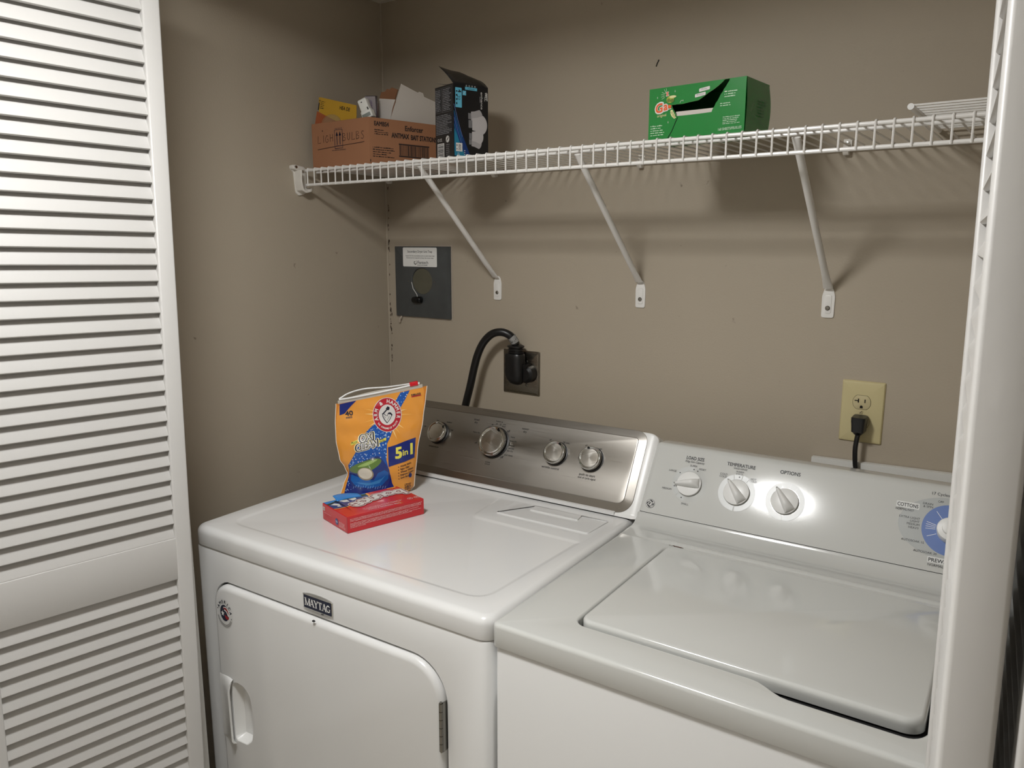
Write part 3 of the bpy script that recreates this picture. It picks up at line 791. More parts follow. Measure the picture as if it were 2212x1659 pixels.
# left wall end bracket: a moulded cup that holds the front lip
eb = thing('shelf_end_bracket', (0, -.30, 1.675), 'white plastic bracket holding the left end of the shelf on the side wall', 'shelf bracket')
q = MB()
plate = roundpoly([(-.034, .031), (-.022, .034), (.006, .031), (.014, .026), (.014, -.032), (.004, -.039), (-.012, -.042), (-.020, -.034), (-.024, .014), (-.034, .024)][::-1], .004, 4)
q.slab(plate, 0, .0045, M_wplast, re=.0015, f=lambda x, y, z: (z, x, y)); q.build('wall_plate', eb, ang=50)
q = MB()
cup = [(-.021, .020), (-.022, -.010), (-.019, -.030), (-.006, -.036), (.010, -.032), (.013, -.024)]
cu_o = [p for p in roundpoly(cup+[(.010, -.022), (.006, -.028), (-.004, -.031), (-.014, -.026), (-.0175, -.008), (-.017, .020)], .003, 3)]
q.slab(cu_o, .003, .0285, M_wplast, re=.0015, f=lambda x, y, z: (z, x, y)); q.build('cup', eb, ang=50)
q = MB(); q.slab(roundpoly([(-.034, .022), (-.034, .031), (-.006, .030), (.0, .024), (0, .020), (-.02, .019)][::-1], .002, 3), .004, .016, M_wplast, re=.003, f=lambda x, y, z: (z, x, y)); q.build('screw_boss', eb, ang=50)
q = MB(); q.lathe([(.0038, 0), (.0036, .0015), (.0012, .002), (0, .0012)], M_zinc, 16); o = q.build('screw', eb); o.rotation_euler = (0, radians(75), 0); o.location = (.0155, -.0255, .027)

# diagonal support braces
def brace(x, label):
    t = thing('shelf_brace', (x, 0, 1.388), label, 'shelf brace', group='diagonal shelf braces')
    q = MB()
    A = Vector((.001, -.2925, .2960)); B = Vector((.0, -.011, .040))
    n = 14; loops = []
    d = (B-A).normalized(); sx = Vector((1, 0, 0)); sy = d.cross(sx).normalized()
    for i in range(n+1):
        t_ = i/n; p = A.lerp(B, t_); e = max(0, (t_-.88)/.12); e0 = max(0, (.06-t_)/.06)
        rx = .0066+.0032*e+.001*e0; ry = .0066*(1-.75*e)*(1-.72*e0)+.0003
        loops.append([p+sx*rx*cos(a)+sy*ry*sin(a) for a in [2*pi*k/14 for k in range(14)]])
    q.loft(loops, M_wire); q.build('brace_tube', t, ang=60)
    q = MB()
    pl = roundpoly([(-.0120, -.0195), (.0120, -.0195), (.0125, .024), (.0085, .038), (.004, .043), (-.004, .043), (-.0085, .038), (-.0125, .024)], [.005, .005, .004, .004, .004, .004, .004, .004], 4)
    f = lambda x, y, z: (x, -z, y)
    q.slab(pl, 0, .0030, M_wire, re=.0010, f=f)
    q.slab(rr(-.0068, -.011, .0068, .026, .004, 3), .0028, .0040, M_wire, re=.001, n=2, f=f)
    q.build('foot_plate', t, ang=50)
    q = MB(); q.lathe([(.0048, .0038), (.0048, .0046), (.0036, .0056), (.0034, .0066), (.0014, .0068), (.0012, .0055), (0, .0055)], M_zinc, 20); o = q.build('screw', t); o.rotation_euler = (radians(90), 0, 0)
    return t
brace(.398+.004, 'left white diagonal shelf brace, beside the grey lint trap cover')
brace(.815, 'middle one of the three white diagonal shelf braces')
brace(1.228, 'right white diagonal shelf brace, above the ivory wall outlet')
# rear wall clips
def clip(x, label):
    t = thing('shelf_clip', (x, 0, 1.690), label, 'shelf clip', group='small clips along the back wall')
    q = MB(); f = lambda a, b, z: (z, a, b)
    q.slab(roundpoly([(0, -.009), (0, .012), (-.008, .012), (-.018, .006), (-.019, -.003), (-.013, -.010)], .003, 3), -.0055, .0055, M_wplast, re=.0015, rb=.0015, n=2, f=f); q.build('hook', t, ang=50)
    q = MB(); q.slab(rr(-.008, .006, .008, .021, .001, 2), 0, .004, M_wplast, re=.001, n=2, f=lambda a, b, z: (a, -z, b)); q.build('back_plate', t)
    q = MB(); q.lathe([(.0036, .004), (.0034, .0055), (0, .0062)], M_zinc, 14); o = q.build('screw', t); o.rotation_euler = (radians(90), 0, 0); o.location = (0, 0, .0135)
clip(.022, 'small white wall clip under the shelf in the corner')
clip(.398, 'small white wall clip under the shelf behind the black carton')
clip(.808, 'small white wall clip under the shelf, left of the green carton')
clip(1.242, 'small white wall clip under the shelf near the right doors')
# second shelf running front to back on the right wall
s2 = thing('wire_shelf', (1.396, -.305, 1.7135), 'short white wire shelf end resting on the long shelf at right', 'wire shelf')
q = MB(); q.tube([(0, 0, .0), (0, .299, -.0)], .0042, M_wire, 12); q.build('front_rail', s2)
q = MB(); q.tube([(0, -.0012, 0), (0, .0, 0)], .0047, M_plast, 14); q.build('end_cap', s2)
q = MB(); q.tube([(.22, .008, -.005), (.22, .299, -.005)], .0026, M_wire, 8); q.build('support_rod', s2)
q = MB()
for k in range(12): q.tube([(-.002, .010+k*.0254, .003), (.402, .010+k*.0254, .003)], .0017, M_wire, 6)
q.build('deck_wires', s2)

# ================================================================== WALL FITTINGS
lt = thing('lint_trap_cover', (.0367, 0, 1.308), 'grey metal secondary dryer lint trap cover set in the back wall', 'lint trap')
q = MB(); f = lambda x, y, z: (x, -z, y)
ragged = []
for (a, b) in (((-.003, -.004), (.2105, -.004)), ((.2105, -.004), (.2110, .2025)), ((.2110, .2025), (-.002, .2020)), ((-.002, .2020), (-.003, -.004))):
    for k in range(14):
        t_ = k/14; ragged.append((a[0]+(b[0]-a[0])*t_+random.uniform(-.0013, .0013), a[1]+(b[1]-a[1])*t_+random.uniform(-.0013, .0013)))
q.slab(ragged, 0, .0016, mat('raw_plaster', (176, 164, 150), rough=.9), f=f); q.build('torn_paint_edge', lt, ang=20)
q = MB()
win = circ(.1022, .1015, .0235+.0165, 40, .0385)
q.slab(rr(0, 0, .2066, .1979, .001, 2), .0012, .0070, M_gal, re=.001, n=2, f=f, holes=[circ(.1022, .1015, .0395, 44, .0375)])
q.loft([[f(x, y, z) for x, y in circ(.1022, .1015, .0395-d, 44, .0375-d)] for z, d in ((.0070, 0), (.0060, .001), (.0035, .0015))], M_gal, False, False)
q.box((.196, -.0070, .001), (.2056, -.0076, .197), M_gal)
q.build('cover_plate', lt, ang=40)
q = MB(); q.slab(circ(.1022, .1015, .0382, 44, .0362), .0022, .0034, mat('smoky_window', (92, 90, 76), rough=.18, var=.3, vscale=40, coat=.6), f=f); q.build('round_window', lt)
q = MB(); q.tube([(.064, -.0078, .098), (.070, -.0085, .080), (.086, -.0105, .064), (.089, -.012, .056)], .0008, M_wire, 5); q.build('string', lt)
q = MB(); q.tube([(.0725, -.013, .0482), (.0745, -.013, .0484), (.085, -.013, .0492), (.1035, -.013, .0500), (.1055, -.013, .0500)], [.004, .0085, .0094, .0092, .006], M_blackg, 20); q.tube([(.089, -.006, .0492), (.089, -.014, .0492)], .006, M_black, 12); q.build('knob', lt, ang=60)
for x in (.0512, .1512):
    q = MB(); q.slab(circ(x, .1007, .0016, 10), .0068, .0078, M_zinc, f=f); q.build('rivet', lt)
q = MB(); q.slab(rr(.0322, .1418, .1602, .1950, .003, 3), .0070, .0074, M_white, f=f)
F = Face(q, (0, -.0074, 0), (1, 0, 0), (0, 0, 1))
F.text('Secondary Dryer Lint Trap', .0970, .1840, .0062, M_inkd, 1, width=.0930, bold=.008)
F.text('Inspect for lint accumulation prior to each dryer load', .0975, .1722, .0032, M_inkd, 1, width=.108)
F.text('Remove lint as required to keep the screen clean', .0975, .1664, .0032, M_inkd, 1, width=.102)
F.text('Fantech', .1085, .1540, .0088, M_inkd, 1, width=.0390, bold=.005)
for k in range(5): F.ring(.0788, .1540, .0012+.0012*k, .0020+.0012*k, M_inkd, 1, a0=30+60*k, a1=170+60*k)
F.line([(.0865, .1478), (.1265, .1478)], .0004, M_inkd, 1); F.fine(.088, .1440, .126, .1468, 1, M_inkd, 1, ragged=0)
q.build('label_sticker', lt)
q = MB(); blob = []
q.tube([(.020, -.004, .001), (.018, -.006, -.004), (.014, -.008, -.010), (.0125, -.007, -.016), (.011, -.005, -.012), (.013, -.004, -.006)], [.0015, .003, .0035, .004, .003, .0015], mat('raw_plaster', (176, 164, 150)), 7); q.build('plaster_crumb', lt)

pl = thing('steel_outlet_plate', (.4215, 0, 1.1258), 'square stainless steel outlet plate behind the thick black plug', 'outlet plate')
M_ssd = mat('dark_stainless', (140, 134, 124), rough=.27, metal=1, aniso=(9, 1200, 1200))
q = MB()
q.loft([[f(x, y, z) for x, y in rrd(0, 0, .1154, .1154, .0025, d, 3)] for d, z in ((0, 0), (.0002, .0018), (.003, .0048), (.0075, .0062))], M_ssd, True, True); q.build('plate', pl, ang=25)
for v in (.088, .0271):
    q = MB(); q.lathe([(.0040, .006), (.0038, .0072), (.0022, .0078), (.0020, .0068), (0, .0068)], M_zinc, 18); o = q.build('screw', pl); o.rotation_euler = (radians(90), 0, 0); o.location = (.0775, 0, v)

pc = thing('dryer_power_cord', (.4785, 0, 1.19), 'thick black dryer cord with its moulded plug looping behind the dryer', 'power cord')
q = MB()
def sup(cx, cy, rx, ry, z, e=.7, n=28):
    P = []
    for k in range(n):
        a = 2*pi*k/n; c, s_ = cos(a), sin(a)
        P.append((cx+rx*math.copysign(abs(c)**e, c), cy+ry*math.copysign(abs(s_)**e, s_), z))
    return P
# body hangs down the wall; y is depth
L = []
for z, rx, ry, cx in ((-.0350, .003, .003, .010), (-.0335, .010, .009, .0075), (-.029, .0175, .014, .0048), (-.020, .0240, .0175, .0022), (-.008, .0272, .0195, .0005), (.004, .0280, .0200, .0), (.010, .0270, .0200, .0002), (.018, .0280, .0205, 0), (.026, .0268, .0200, .0002), (.036, .0272, .0198, 0), (.043, .0265, .0195, 0), (.0462, .0250, .0180, 0), (.0470, .020, .015, 0)):
    L.append(sup(cx, -.030, rx, ry, z, .75))
q.loft(L, M_black)
q.tube([(.030, -.006, -.006), (.030, -.026, -.006), (.030, -.032, -.006)], [.0235, .0225, .016], M_black, 28)
q.box((.010, -.034, .010), (.038, -.010, .020), M_black)
q.build('plug_body', pc, ang=40)
q = MB(); pr = []
for z, r in ((.0465, .0165), (.0485, .0205), (.0515, .0205), (.0525, .0175), (.0545, .0175), (.0555, .0212), (.0585, .0212), (.0595, .0180), (.0615, .0185), (.0630, .0225), (.0665, .0225), (.0690, .0170), (.0700, .0115)): pr.append(sup(.003, -.030, r, r*.8, z, .85))
q.loft(pr, M_black); q.build('strain_relief', pc, ang=30)
cp = spline([(.0045, -.031, .066), (.0040, -.036, .078), (-.0055, -.044, .0935), (-.026, -.052, .1015), (-.052, -.058, .0955), (-.077, -.061, .073), (-.096, -.062, .040), (-.109, -.062, .002), (-.122, -.062, -.045), (-.139, -.060, -.095), (-.165, -.055, -.17), (-.175, -.05, -.30), (-.17, -.045, -.55)], 8)
q = MB(); q.tube(cp, [.0085 if i < 5 else .0102 for i in range(len(cp))], M_black, 16); q.build('cable', pc)
q = MB(); seg = cp[7:15]; q.tube(seg, .0110, mat('tag_silver', (150, 150, 148), rough=.35, metal=.2), 16)
fr0 = seg
for i in range(1, len(seg)-1):
    a_, b_ = seg[i], seg[i+1]
    for kk in range(5):
        an = random.uniform(0, 2*pi); t = (b_-a_).normalized(); x = t.orthogonal().normalized(); y = t.cross(x); n_ = x*cos(an)+y*sin(an)
        q.tube([a_+n_*.0112, a_+n_*.0112+t*random.uniform(.001, .003)], .0006, M_inkd, 4)
q.build('cable_tag', pc)

ol = thing('wall_outlet', (1.2673, 0, 1.1244), 'ivory duplex wall outlet with one black plug in its lower socket', 'wall outlet')
M_ivo = mat('ivory_plastic', (196, 184, 140), rough=.32); M_ivof = mat('ivory_face', (190, 178, 138), rough=.36)
q = MB()
def ofc(cx, cy, g=0):
    return [(cx+max(-.0170-g, min(.0170+g, (.0172+g)*cos(a)*1.0)), cy+max(-.0143-g, min(.0143+g, (.0172+g)*sin(a)))) for a in [2*pi*k/44 for k in range(44)]]
H1, H2 = (.0388, .0815), (.0388, .0428)
q.loft([[f(x, y, z) for x, y in rrd(0, 0, .0794, .1238, .0028, d, 3)] for d, z in ((0, 0), (.0003, .002), (.0022, .0045), (.006, .0056))], M_ivo, True, False)
q.cap([f(x, y, .0056) for x, y in rrd(0, 0, .0794, .1238, .0028, .006, 3)], M_ivo, False, [[f(x, y, .0056) for x, y in ofc(*H1)], [f(x, y, .0056) for x, y in ofc(*H2)]])
q.build('plate', ol, ang=25)
for H in (H1, H2):
    q = MB(); q.slab(ofc(H[0], H[1], .0002), .002, .0040, M_gap, f=f); q.slab(ofc(H[0], H[1], -.0006), .003, .0066, M_ivof, re=.0005, n=2, f=f)
    F = Face(q, (H[0], -.0066, H[1]), (1, 0, 0), (0, 0, 1))
    F.rect(-.0072, -.0008, -.0050, .0072, M_gap, 1); F.rect(-.0132, .0022, -.0060, .0040, M_gap, 1); F.rect(.0050, -.0002, .0070, .0068, M_gap, 1)
    F.poly([(-.0026, -.0115), (.0026, -.0115), (.0026, -.0080), (.0018, -.0065), (0, -.0058), (-.0018, -.0065), (-.0026, -.0080)], M_gap, 1)
    q.build('socket', ol, ang=40)
q = MB(); q.slab(circ(.0388, .0620, .0036, 20), .005, .0068, M_ivof, re=.0006, n=2, f=f); F = Face(q, (.0388, -.0068, .0620), (1, 0, 0), (0, 0, 1)); F.line([(-.0022, -.0024), (.0022, .0024)], .0008, M_gap, 1); q.build('screw', ol)

wc = thing('washer_power_cord', (1.3085, 0, 1.166), 'thin black washer cord plugged into the ivory outlet', 'power cord')
q = MB()
L = [sup(0, -.024, .012*k, .0165*k, z, .35) for z, k in ((-.0215, .45), (-.0195, .62), (-.0160, .80), (-.0145, .97), (.006, 1.08), (.0135, 1.12), (.0150, 1.04))]
q.loft(L, M_black); q.build('plug_body', wc, ang=40)
q = MB(); cp = spline([(.0, -.026, -.018), (-.0015, -.028, -.030), (-.0025, -.030, -.050), (-.0005, -.030, -.078), (.003, -.030, -.098), (.006, -.031, -.13), (.006, -.03, -.30)], 6); q.tube(cp, .0046, M_black, 10); q.build('cable', wc)

bd = thing('wall_board', (1.2216, 0, 1.0), 'pale grey board against the wall behind the washer controls', 'board')
q = MB(); q.slab([(0, -.30), (.56, -.30), (.56, .101), (0, .0835)], .004, .018, mat('pale_board', (206, 205, 200), rough=.45), re=.001, n=2, f=f); q.build('board_panel', bd)

# ================================================================== CARTONS ON THE SHELF
def hv(deg): a = radians(deg); return Vector((sin(a), cos(a), 0))
M_card = mat('cardboard', (160, 112, 80), rough=.85, bump=.12, bscale=60, var=.10, vscale=10)
M_cardin = mat('cardboard_inner', (146, 100, 70), rough=.9, var=.08)
M_cink = mat('carton_ink', (44, 34, 32), rough=.7); M_mark = mat('marker_ink', (34, 34, 58), rough=.6); M_pen = mat('pen_ink', (62, 42, 36), rough=.7)
cbx = thing('cardboard_box', (.234, -.283, 1.6996), 'open brown cardboard box marked light bulbs at the shelf end', 'cardboard box')
U = Vector((-1, 0, 0)); V = hv(12.4); ZV = Vector((0, 0, 1)); lu, lv, hh, th = .204, .262, .1085, .0035
q = MB()
c4 = lambda o_=0: [U*o_+V*o_, U*o_+V*(lv-o_), U*(lu-o_)+V*(lv-o_), U*(lu-o_)+V*o_]
O4 = c4(0); I4 = c4(th)
Z3 = lambda P, z: [p+ZV*z for p in P]
ins = lambda P, d: [p+((P[0]+P[2])/2-p).normalized()*d for p in P]
q.loft([Z3(ins(O4, .0015), 0), Z3(O4, .001), Z3(O4, hh-.001), Z3(ins(O4, .0008), hh)], M_card, True, False)
q.loft([Z3(ins(O4, .0008), hh), Z3(ins(I4, 0), hh), Z3(I4, .004)], M_cardin, False, True)
q.build('carton', cbx, ang=20)
q = MB(); L = Face(q, U*lu+Vector((0, -.0002, 0)), (1, 0, 0), (0, 0, 1))
L.line([(.0205, .0452), (.05, .0470), (.09, .0490), (.13, .0505), (.17, .0520), (.1885, .0535)], .0014, M_pen, 1)
def strokes(F, segs, x, y, w_, h, m, th_, l=1):
    for s_ in segs: F.line([(x+a*w_, y+b*h) for a, b in s_], th_, m, l)
hw = {'L': [[(0.1, 1), (0, 0), (.8, .05)]], 'I': [[(.4, 1), (.4, 0)]], 'G': [[(.8, .85), (.45, 1), (.1, .6), (.15, .15), (.5, 0), (.8, .2), (.8, .45), (.5, .45)]], 'H': [[(.1, 1), (.1, 0)], [(.75, 1), (.8, 0)], [(.1, .5), (.8, .5)]],
      'B': [[(.1, 0), (.1, 1), (.6, .95), (.7, .75), (.2, .52), (.75, .4), (.75, .1), (.1, 0)]], 'U': [[(.1, 1), (.1, .25), (.4, 0), (.7, .2), (.75, 1)]], 'S': [[(.8, .95), (.4, 1), (.15, .8), (.5, .52), (.8, .25), (.5, 0), (.05, .1)]]}
for ch, x, y in (('L', .0225, .0600), ('I', .0385, .0605), ('G', .0500, .0600), ('H', .0670, .0615), ('B', .1125, .0600), ('U', .1290, .0605), ('L', .1455, .0605), ('B', .1600, .0610), ('S', .1765, .0605)):
    strokes(L, hw[ch], x, y, .0135, .0175, M_pen, .0013)
L.ell(.0407, .0890, .0017, .0017, M_pen, 1, 12)
L.line([(.0850, .0440), (.1125, .0440), (.1125, .0875), (.0850, .0875), (.0850, .0440)], .0015, M_mark, 2)
for x in (.0930, .1040):
    L.line([(x, .0525), (x, .0790)], .0022, M_mark, 2); L.poly([(x-.0042, .0735), (x+.0042, .0735), (x, .0835)], M_mark, 2)
L.line([(.0885, .0495), (.109, .0495)], .0016, M_mark, 2)
L.text('THIS SIDE UP', .0985, .0905, .0024, M_mark, 2, width=.026); L.text('NO STEP FOR HANDLING', .0990, .0400, .0028, M_mark, 2, width=.050)
q.build('box_printing', cbx)
q = MB(); R = Face(q, Vector((0, 0, 0))+Vector((cos(radians(12.4)), -sin(radians(12.4)), 0))*.0002, V, (0, 0, 1))
R.text('EAMBS4', .0352, .0955, .0100, M_cink, 1, width=.0400, bold=.03)
R.fine(.0152, .0690, .0560, .0830, 3, M_cink, 1, ragged=.5)
R.text('Enforcer', .1290, .0915, .0118, M_cink, 1, width=.0530, bold=.03)
R.text('ANTMAX', .0632, .0668, .0115, M_cink, 1, align='l', width=.0500, bold=.035); R.text('BAIT STATIONS', .1195, .0660, .0115, M_cink, 1, align='l', width=.0770, bold=.035)
R.fine(.0095, .0170, .0720, .0430, 5, M_cink, 1, ragged=.45)
R.rect(.0830, .0512, .1738, .0542, M_cink, 1); R.rect(.0830, .0230, .1738, .0260, M_cink, 1)
x = .0850
while x < .171:
    b_ = random.choice((.0010, .0014, .0024)); R.rect(x, .0265, x+b_, .0508, M_cink, 1); x += b_+random.choice((.0010, .0016, .0022))
R.rect(.0015, .006, .0035, .012, M_cink, 1)
q.build('box_printing', cbx)
def quadplate(mb, pts, t, m):
    """thin card through 3D corner points (any count), thickness t"""
    P = [Vector(p) for p in pts]; n = (P[1]-P[0]).cross(P[2]-P[0]).normalized()
    mb.loft([[p-n*t/2 for p in P], [p+n*t/2 for p in P]], m)
# things in the box
bx = lambda u, v, z: Vector((.234, -.283, 1.6996))+U*u+V*v+ZV*z
yp = thing('blister_pack', tuple(bx(.15, .03, .05)), 'yellow blister pack standing in the cardboard box', 'blister pack')
loc = lambda t, P: [Vector(p)-t.location for p in P]
M_yel = mat('yellow_card', (190, 148, 42), rough=.35); M_org = mat('orange_card', (160, 84, 48), rough=.35)
M_clr = mat('clear_blister', (190, 170, 130), rough=.10, alpha=.22, coat=.6)
q = MB(); A0, B0, C0, D0 = bx(.197, .014, .050), bx(.072, .022, .040), bx(.0765, .030, .1445), bx(.1985, .020, .1745)
quadplate(q, loc(yp, [A0, B0, C0, bx(.192, .020, .1742), D0]), .0008, M_yel); q.build('card', yp)
q = MB(); X3 = (C0-D0).normalized(); nY = X3.cross(D0-A0).normalized(); Y3 = nY.cross(X3)
F = Face(q, loc(yp, [D0])[0]+nY*.0006, X3, Y3)
F.poly([(.0015, -.110), (.121, -.110), (.121, -.056), (.0015, -.033)], M_org, 0); F.text('HEA DE', .093, -.013, .0085, M_inkd, 1, width=.034, bold=.02)
F.fine(.010, -.026, .026, -.006, 5, M_inkd, 1); F.rect(.0035, -.030, .0068, -.012, M_inkd, 1); F.ring(.006, -.007, .0010, .0020, M_inkd, 1, n=12)
q.build('pack_printing', yp)
q = MB(); o3 = loc(yp, [D0])[0]
g3 = lambda x, y, z: tuple(o3+X3*x+Y3*y+nY*z)
q.slab(circ(.062, -.062, .034, 30, .030), .001, .012, M_clr, re=.009, f=g3); q.build('clear_blister', yp, ang=60)
ad = thing('plug_in_adapter', tuple(bx(.040, .030, .126)), 'small white plug-in adapter on top of the cardboard box', 'adapter')
M_adp = mat('adapter_white', (226, 226, 220), rough=.3)
TA = Matrix.Rotation(radians(20), 4, 'Z') @ Matrix.Rotation(radians(-22), 4, 'Y')
q = MB(); q.T = TA; q.slab(rr(-.0115, -.010, .0115, .010, .003, 3), .002, .031, M_adp, re=.004, rb=.001, n=3); q.build('adapter_body', ad, ang=40)
q = MB(); q.T = TA; q.slab(rr(-.0145, -.012, .0145, .012, .005, 3), -.018, .003, M_adp, re=.003, rb=.003, n=3)
q.slab(rr(-.011, -.0135, .011, -.011, .001, 2), -.014, -.006, mat('adapter_grey', (130, 136, 130), rough=.4)); q.build('adapter_base', ad, ang=40)
q = MB(); q.T = TA; q.box((.0085, -.0145, .000), (.0105, -.0115, .006), M_inkd); q.box((-.003, -.0106, .022), (.0005, -.0100, .024), M_inkd); q.build('prong', ad)
sc_ = thing('small_carton', tuple(bx(.062, .062, .12)), 'small dark carton marked clear sticking out of the cardboard box', 'carton')
q = MB(); Tm = Matrix.Rotation(radians(35), 4, 'Z') @ Matrix.Rotation(radians(12), 4, 'X'); q.T = Tm
M_pur = mat('purple_card', (44, 30, 54), rough=.4); M_gr = mat('grey_card', (136, 128, 130), rough=.5)
q.box((-.013, -.013, -.08), (.013, .013, .048), M_pur); q.build('carton_body', sc_, bevel=.0008)
q = MB(); q.T = Tm; F = Face(q, (-.013, -.0132, -.06), (1, 0, 0), (0, 0, 1)); F.rect(0.0005, .0, .0255, .1075, M_gr, 0); F.text('clear', .013, .088, .008, mat('violet_ink', (70, 44, 90), rough=.5), 1, width=.024, rot=90, bold=.01)
F = Face(q, (.0132, -.013, -.06), (0, 1, 0), (0, 0, 1)); F.line([(.002, .05), (.024, .09)], .004, mat('red_ink', (150, 40, 50), rough=.4), 1); F.text('LIGHT', .013, .085, .006, M_gray, 1, rot=60)
q.build('carton_printing', sc_)
wb = thing('white_carton', tuple(bx(.03, .14, .10)), 'torn open white carton standing in the cardboard box', 'carton')
M_wc = mat('white_card', (205, 198, 190), rough=.75)
q = MB(); quadplate(q, loc(wb, [bx(.030, .070, .05), bx(.030, .238, .05), bx(.030, .238, .166), bx(.030, .2206, .1707), bx(.030, .1883, .1783), bx(.030, .1853, .1867), bx(.030, .1742, .1891), bx(.030, .1694, .1860), bx(.030, .1200, .2007), bx(.030, .087, .1149)]), .0008, M_wc); q.build('front_panel', wb, ang=20)
q = MB(); quadplate(q, loc(wb, [bx(.100, .095, .06), bx(.036, .095, .06), bx(.0394, .095, .1165), bx(.0313, .095, .1416), bx(.0217, .095, .1601), bx(.0754, .095, .1681), bx(.092, .095, .1275)]), .0008, M_wc); q.build('side_panel', wb, ang=20)
q = MB(); quadplate(q, loc(wb, [bx(.095, .245, .05), bx(.032, .243, .05), bx(.032, .243, .150), bx(.095, .245, .150)]), .0008, M_wc); q.build('back_panel', wb)
q = MB(); quadplate(q, [bx(u, .2, z)-cbx.location for u, z in ((.196, .09), (.150, .09), (.1442, .1865), (.1339, .2087), (.1545, .2162), (.163, .212), (.172, .2146), (.180, .2085), (.1934, .2087), (.1998, .1962))], .003, M_card); q.build('torn_flap', cbx, ang=20)

# ---- black bulb carton
M_blk = mat('black_card', (14, 15, 20), rough=.28, coat=.3); M_cy = mat('cyan_print', (96, 178, 206), rough=.4); M_deep = mat('deep_blue_print', (22, 52, 110), rough=.3); M_teal = mat('teal_print', (34, 120, 150), rough=.35)
M_pw = mat('print_white', (214, 212, 208), rough=.5); M_pg = mat('print_grey', (120, 120, 122), rough=.5); M_bulb = mat('bulb_print', (188, 184, 184), rough=.5); M_bulb2 = mat('bulb_print_dark', (166, 162, 163), rough=.5)
bc = thing('bulb_carton', (.4938, -.280, 1.6996), 'black light bulb carton standing with its top flap open', 'carton')
A = hv(17); B = hv(-73); la, lb, hb = .0915, .075, .1545
q = MB(); O4 = [Vector((0, 0, 0)), A*la, A*la+B*lb, B*lb]; q.loft([Z3(ins(O4, .0008), 0), Z3(O4, .0008), Z3(O4, hb)], M_blk, True, False)
q.loft([Z3(O4, hb), Z3(ins(O4, .0012), hb), Z3(ins(O4, .0012), .01)], M_blk, False, True); q.build('carton', bc, ang=20)
q = MB()   # dust flap arching over the opening
q.loft([[B*lb*t+ZV*(hb+.010*sin(pi*t*.5)*t)+A*.002, B*lb*t+ZV*(hb+.010*sin(pi*t*.5)*t)+A*(la*.6)] for t in [1-i/8 for i in range(9)]], M_blk, closed=False); q.build('dust_flap', bc)
q = MB()   # raised lid: hinged on the bulb face's top edge, leaning left and back
h0 = ZV*hb; rows = []
for i in range(9):
    t = i/8; row = []
    for j in range(9):
        s_ = j/8; b_ = .052*t+.006*t*t*(1-s_); z_ = (.0440-.006*s_)*t-.016*t*t*max(0, (s_-.55)/.45)**2-.003*sin(pi*s_*1.2)*t
        row.append(h0+A*(la*(s_*(1-.10*t*t)))+B*b_+ZV*(z_+.0030*sin(pi*t)*(.4+.6*s_)))
    rows.append(row)
vs = [p for r0 in rows for p in r0]; fs = [(i*9+j, i*9+j+1, (i+1)*9+j+1, (i+1)*9+j) for i in range(8) for j in range(8)]
q.add(vs, fs, M_blk); o = q.build('lid_flap', bc, ang=60); md = o.modifiers.new('solid', 'SOLIDIFY'); md.thickness = .0007
q = MB()
nF = Vector((cos(radians(17)), -sin(radians(17)), 0)); F = Face(q, nF*.0002, A, (0, 0, 1))
F.poly([(.0008, .100), (.012, .068), (.0286, .0355), (.0422, .006), (.001, .004)], M_deep, 0); F.poly([(.0008, .062), (.012, .040), (.024, .014), (.030, .004), (.001, .004)], M_teal, 1)
for k in range(4): F.line([(.001, .112-.014*k), (.010, .080-.012*k), (.022, .045-.010*k)], .0010, M_teal if k % 2 else M_blue, 1)
F.poly(rr(.0044, .1055, .0212, .1465, .0015, 3), M_cy, 2); F.text('4', .0155, .1395, .0085, M_inkd, 3, rot=-90, bold=.04); F.text('22', .0135, .1255, .0070, M_inkd, 3, rot=-90, bold=.01); F.fine(.0062, .109, .0100, .143, 4, M_inkd, 3); F.rect(.008, .1085, .0085, .119, M_inkd, 3)
F.rect(.0300, .1440, .0617, .1500, M_cy, 2); F.text('replaces', .0458, .1470, .0030, M_inkd, 3, width=.018); F.rect(.0235, .1320, .0325, .1415, M_cy, 2); F.line([(.026, .1345), (.0300, .1395)], .0008, M_pw, 3)
for k in range(4): F.ring(.0335+.0075*k, .1525, .0010, .0016, M_pw, 2, n=12)
F.text('FEIT', .0862, .1345, .0062, M_pw, 2, rot=-90, bold=.03, shear=.15, width=.0150); F.fine(.0818, .1170, .0832, .1420, 1, M_pw, 2); F.fine(.0876, .118, .0888, .142, 1, M_pw, 2); F.ring(.0862, .1405, .0022, .0030, M_pw, 2, n=16)
F.text('enhance', .0740, .1250, .0056, M_pw, 2, rot=-90, bold=.015, width=.0360); F.fine(.0685, .112, .0700, .140, 1, M_pg, 2)
def bulb(cx, cy, k, m, l, sy=1):
    F.poly([(cx-.0210*k, cy-.0068*k), (cx-.0120*k, cy-.0068*k), (cx-.0120*k, cy+.0068*k), (cx-.0210*k, cy+.0068*k)], M_pg, l)
    for z in range(3): F.rect(cx-.0200*k+.0028*z, cy-.0074*k, cx-.0190*k+.0028*z, cy+.0074*k, M_bulb2, l)
    F.poly([(cx-.0125*k, cy-.0110*k), (cx-.002*k, cy-.0125*k)]+[(cx+.006*k+.0165*k*cos(a), cy+.0190*k*sin(a)) for a in [-1.15+2.3*i/14 for i in range(15)]]+[(cx-.002*k, cy+.0125*k), (cx-.0125*k, cy+.0110*k)], m, l)
bulb(.0555, .0420-.0065, .78, M_bulb2, 3); bulb(.0580, .0480, .88, M_bulb, 4); bulb(.0560, .0900, .88, M_bulb2, 4); bulb(.0620, .0735, 1.15, M_bulb, 6)
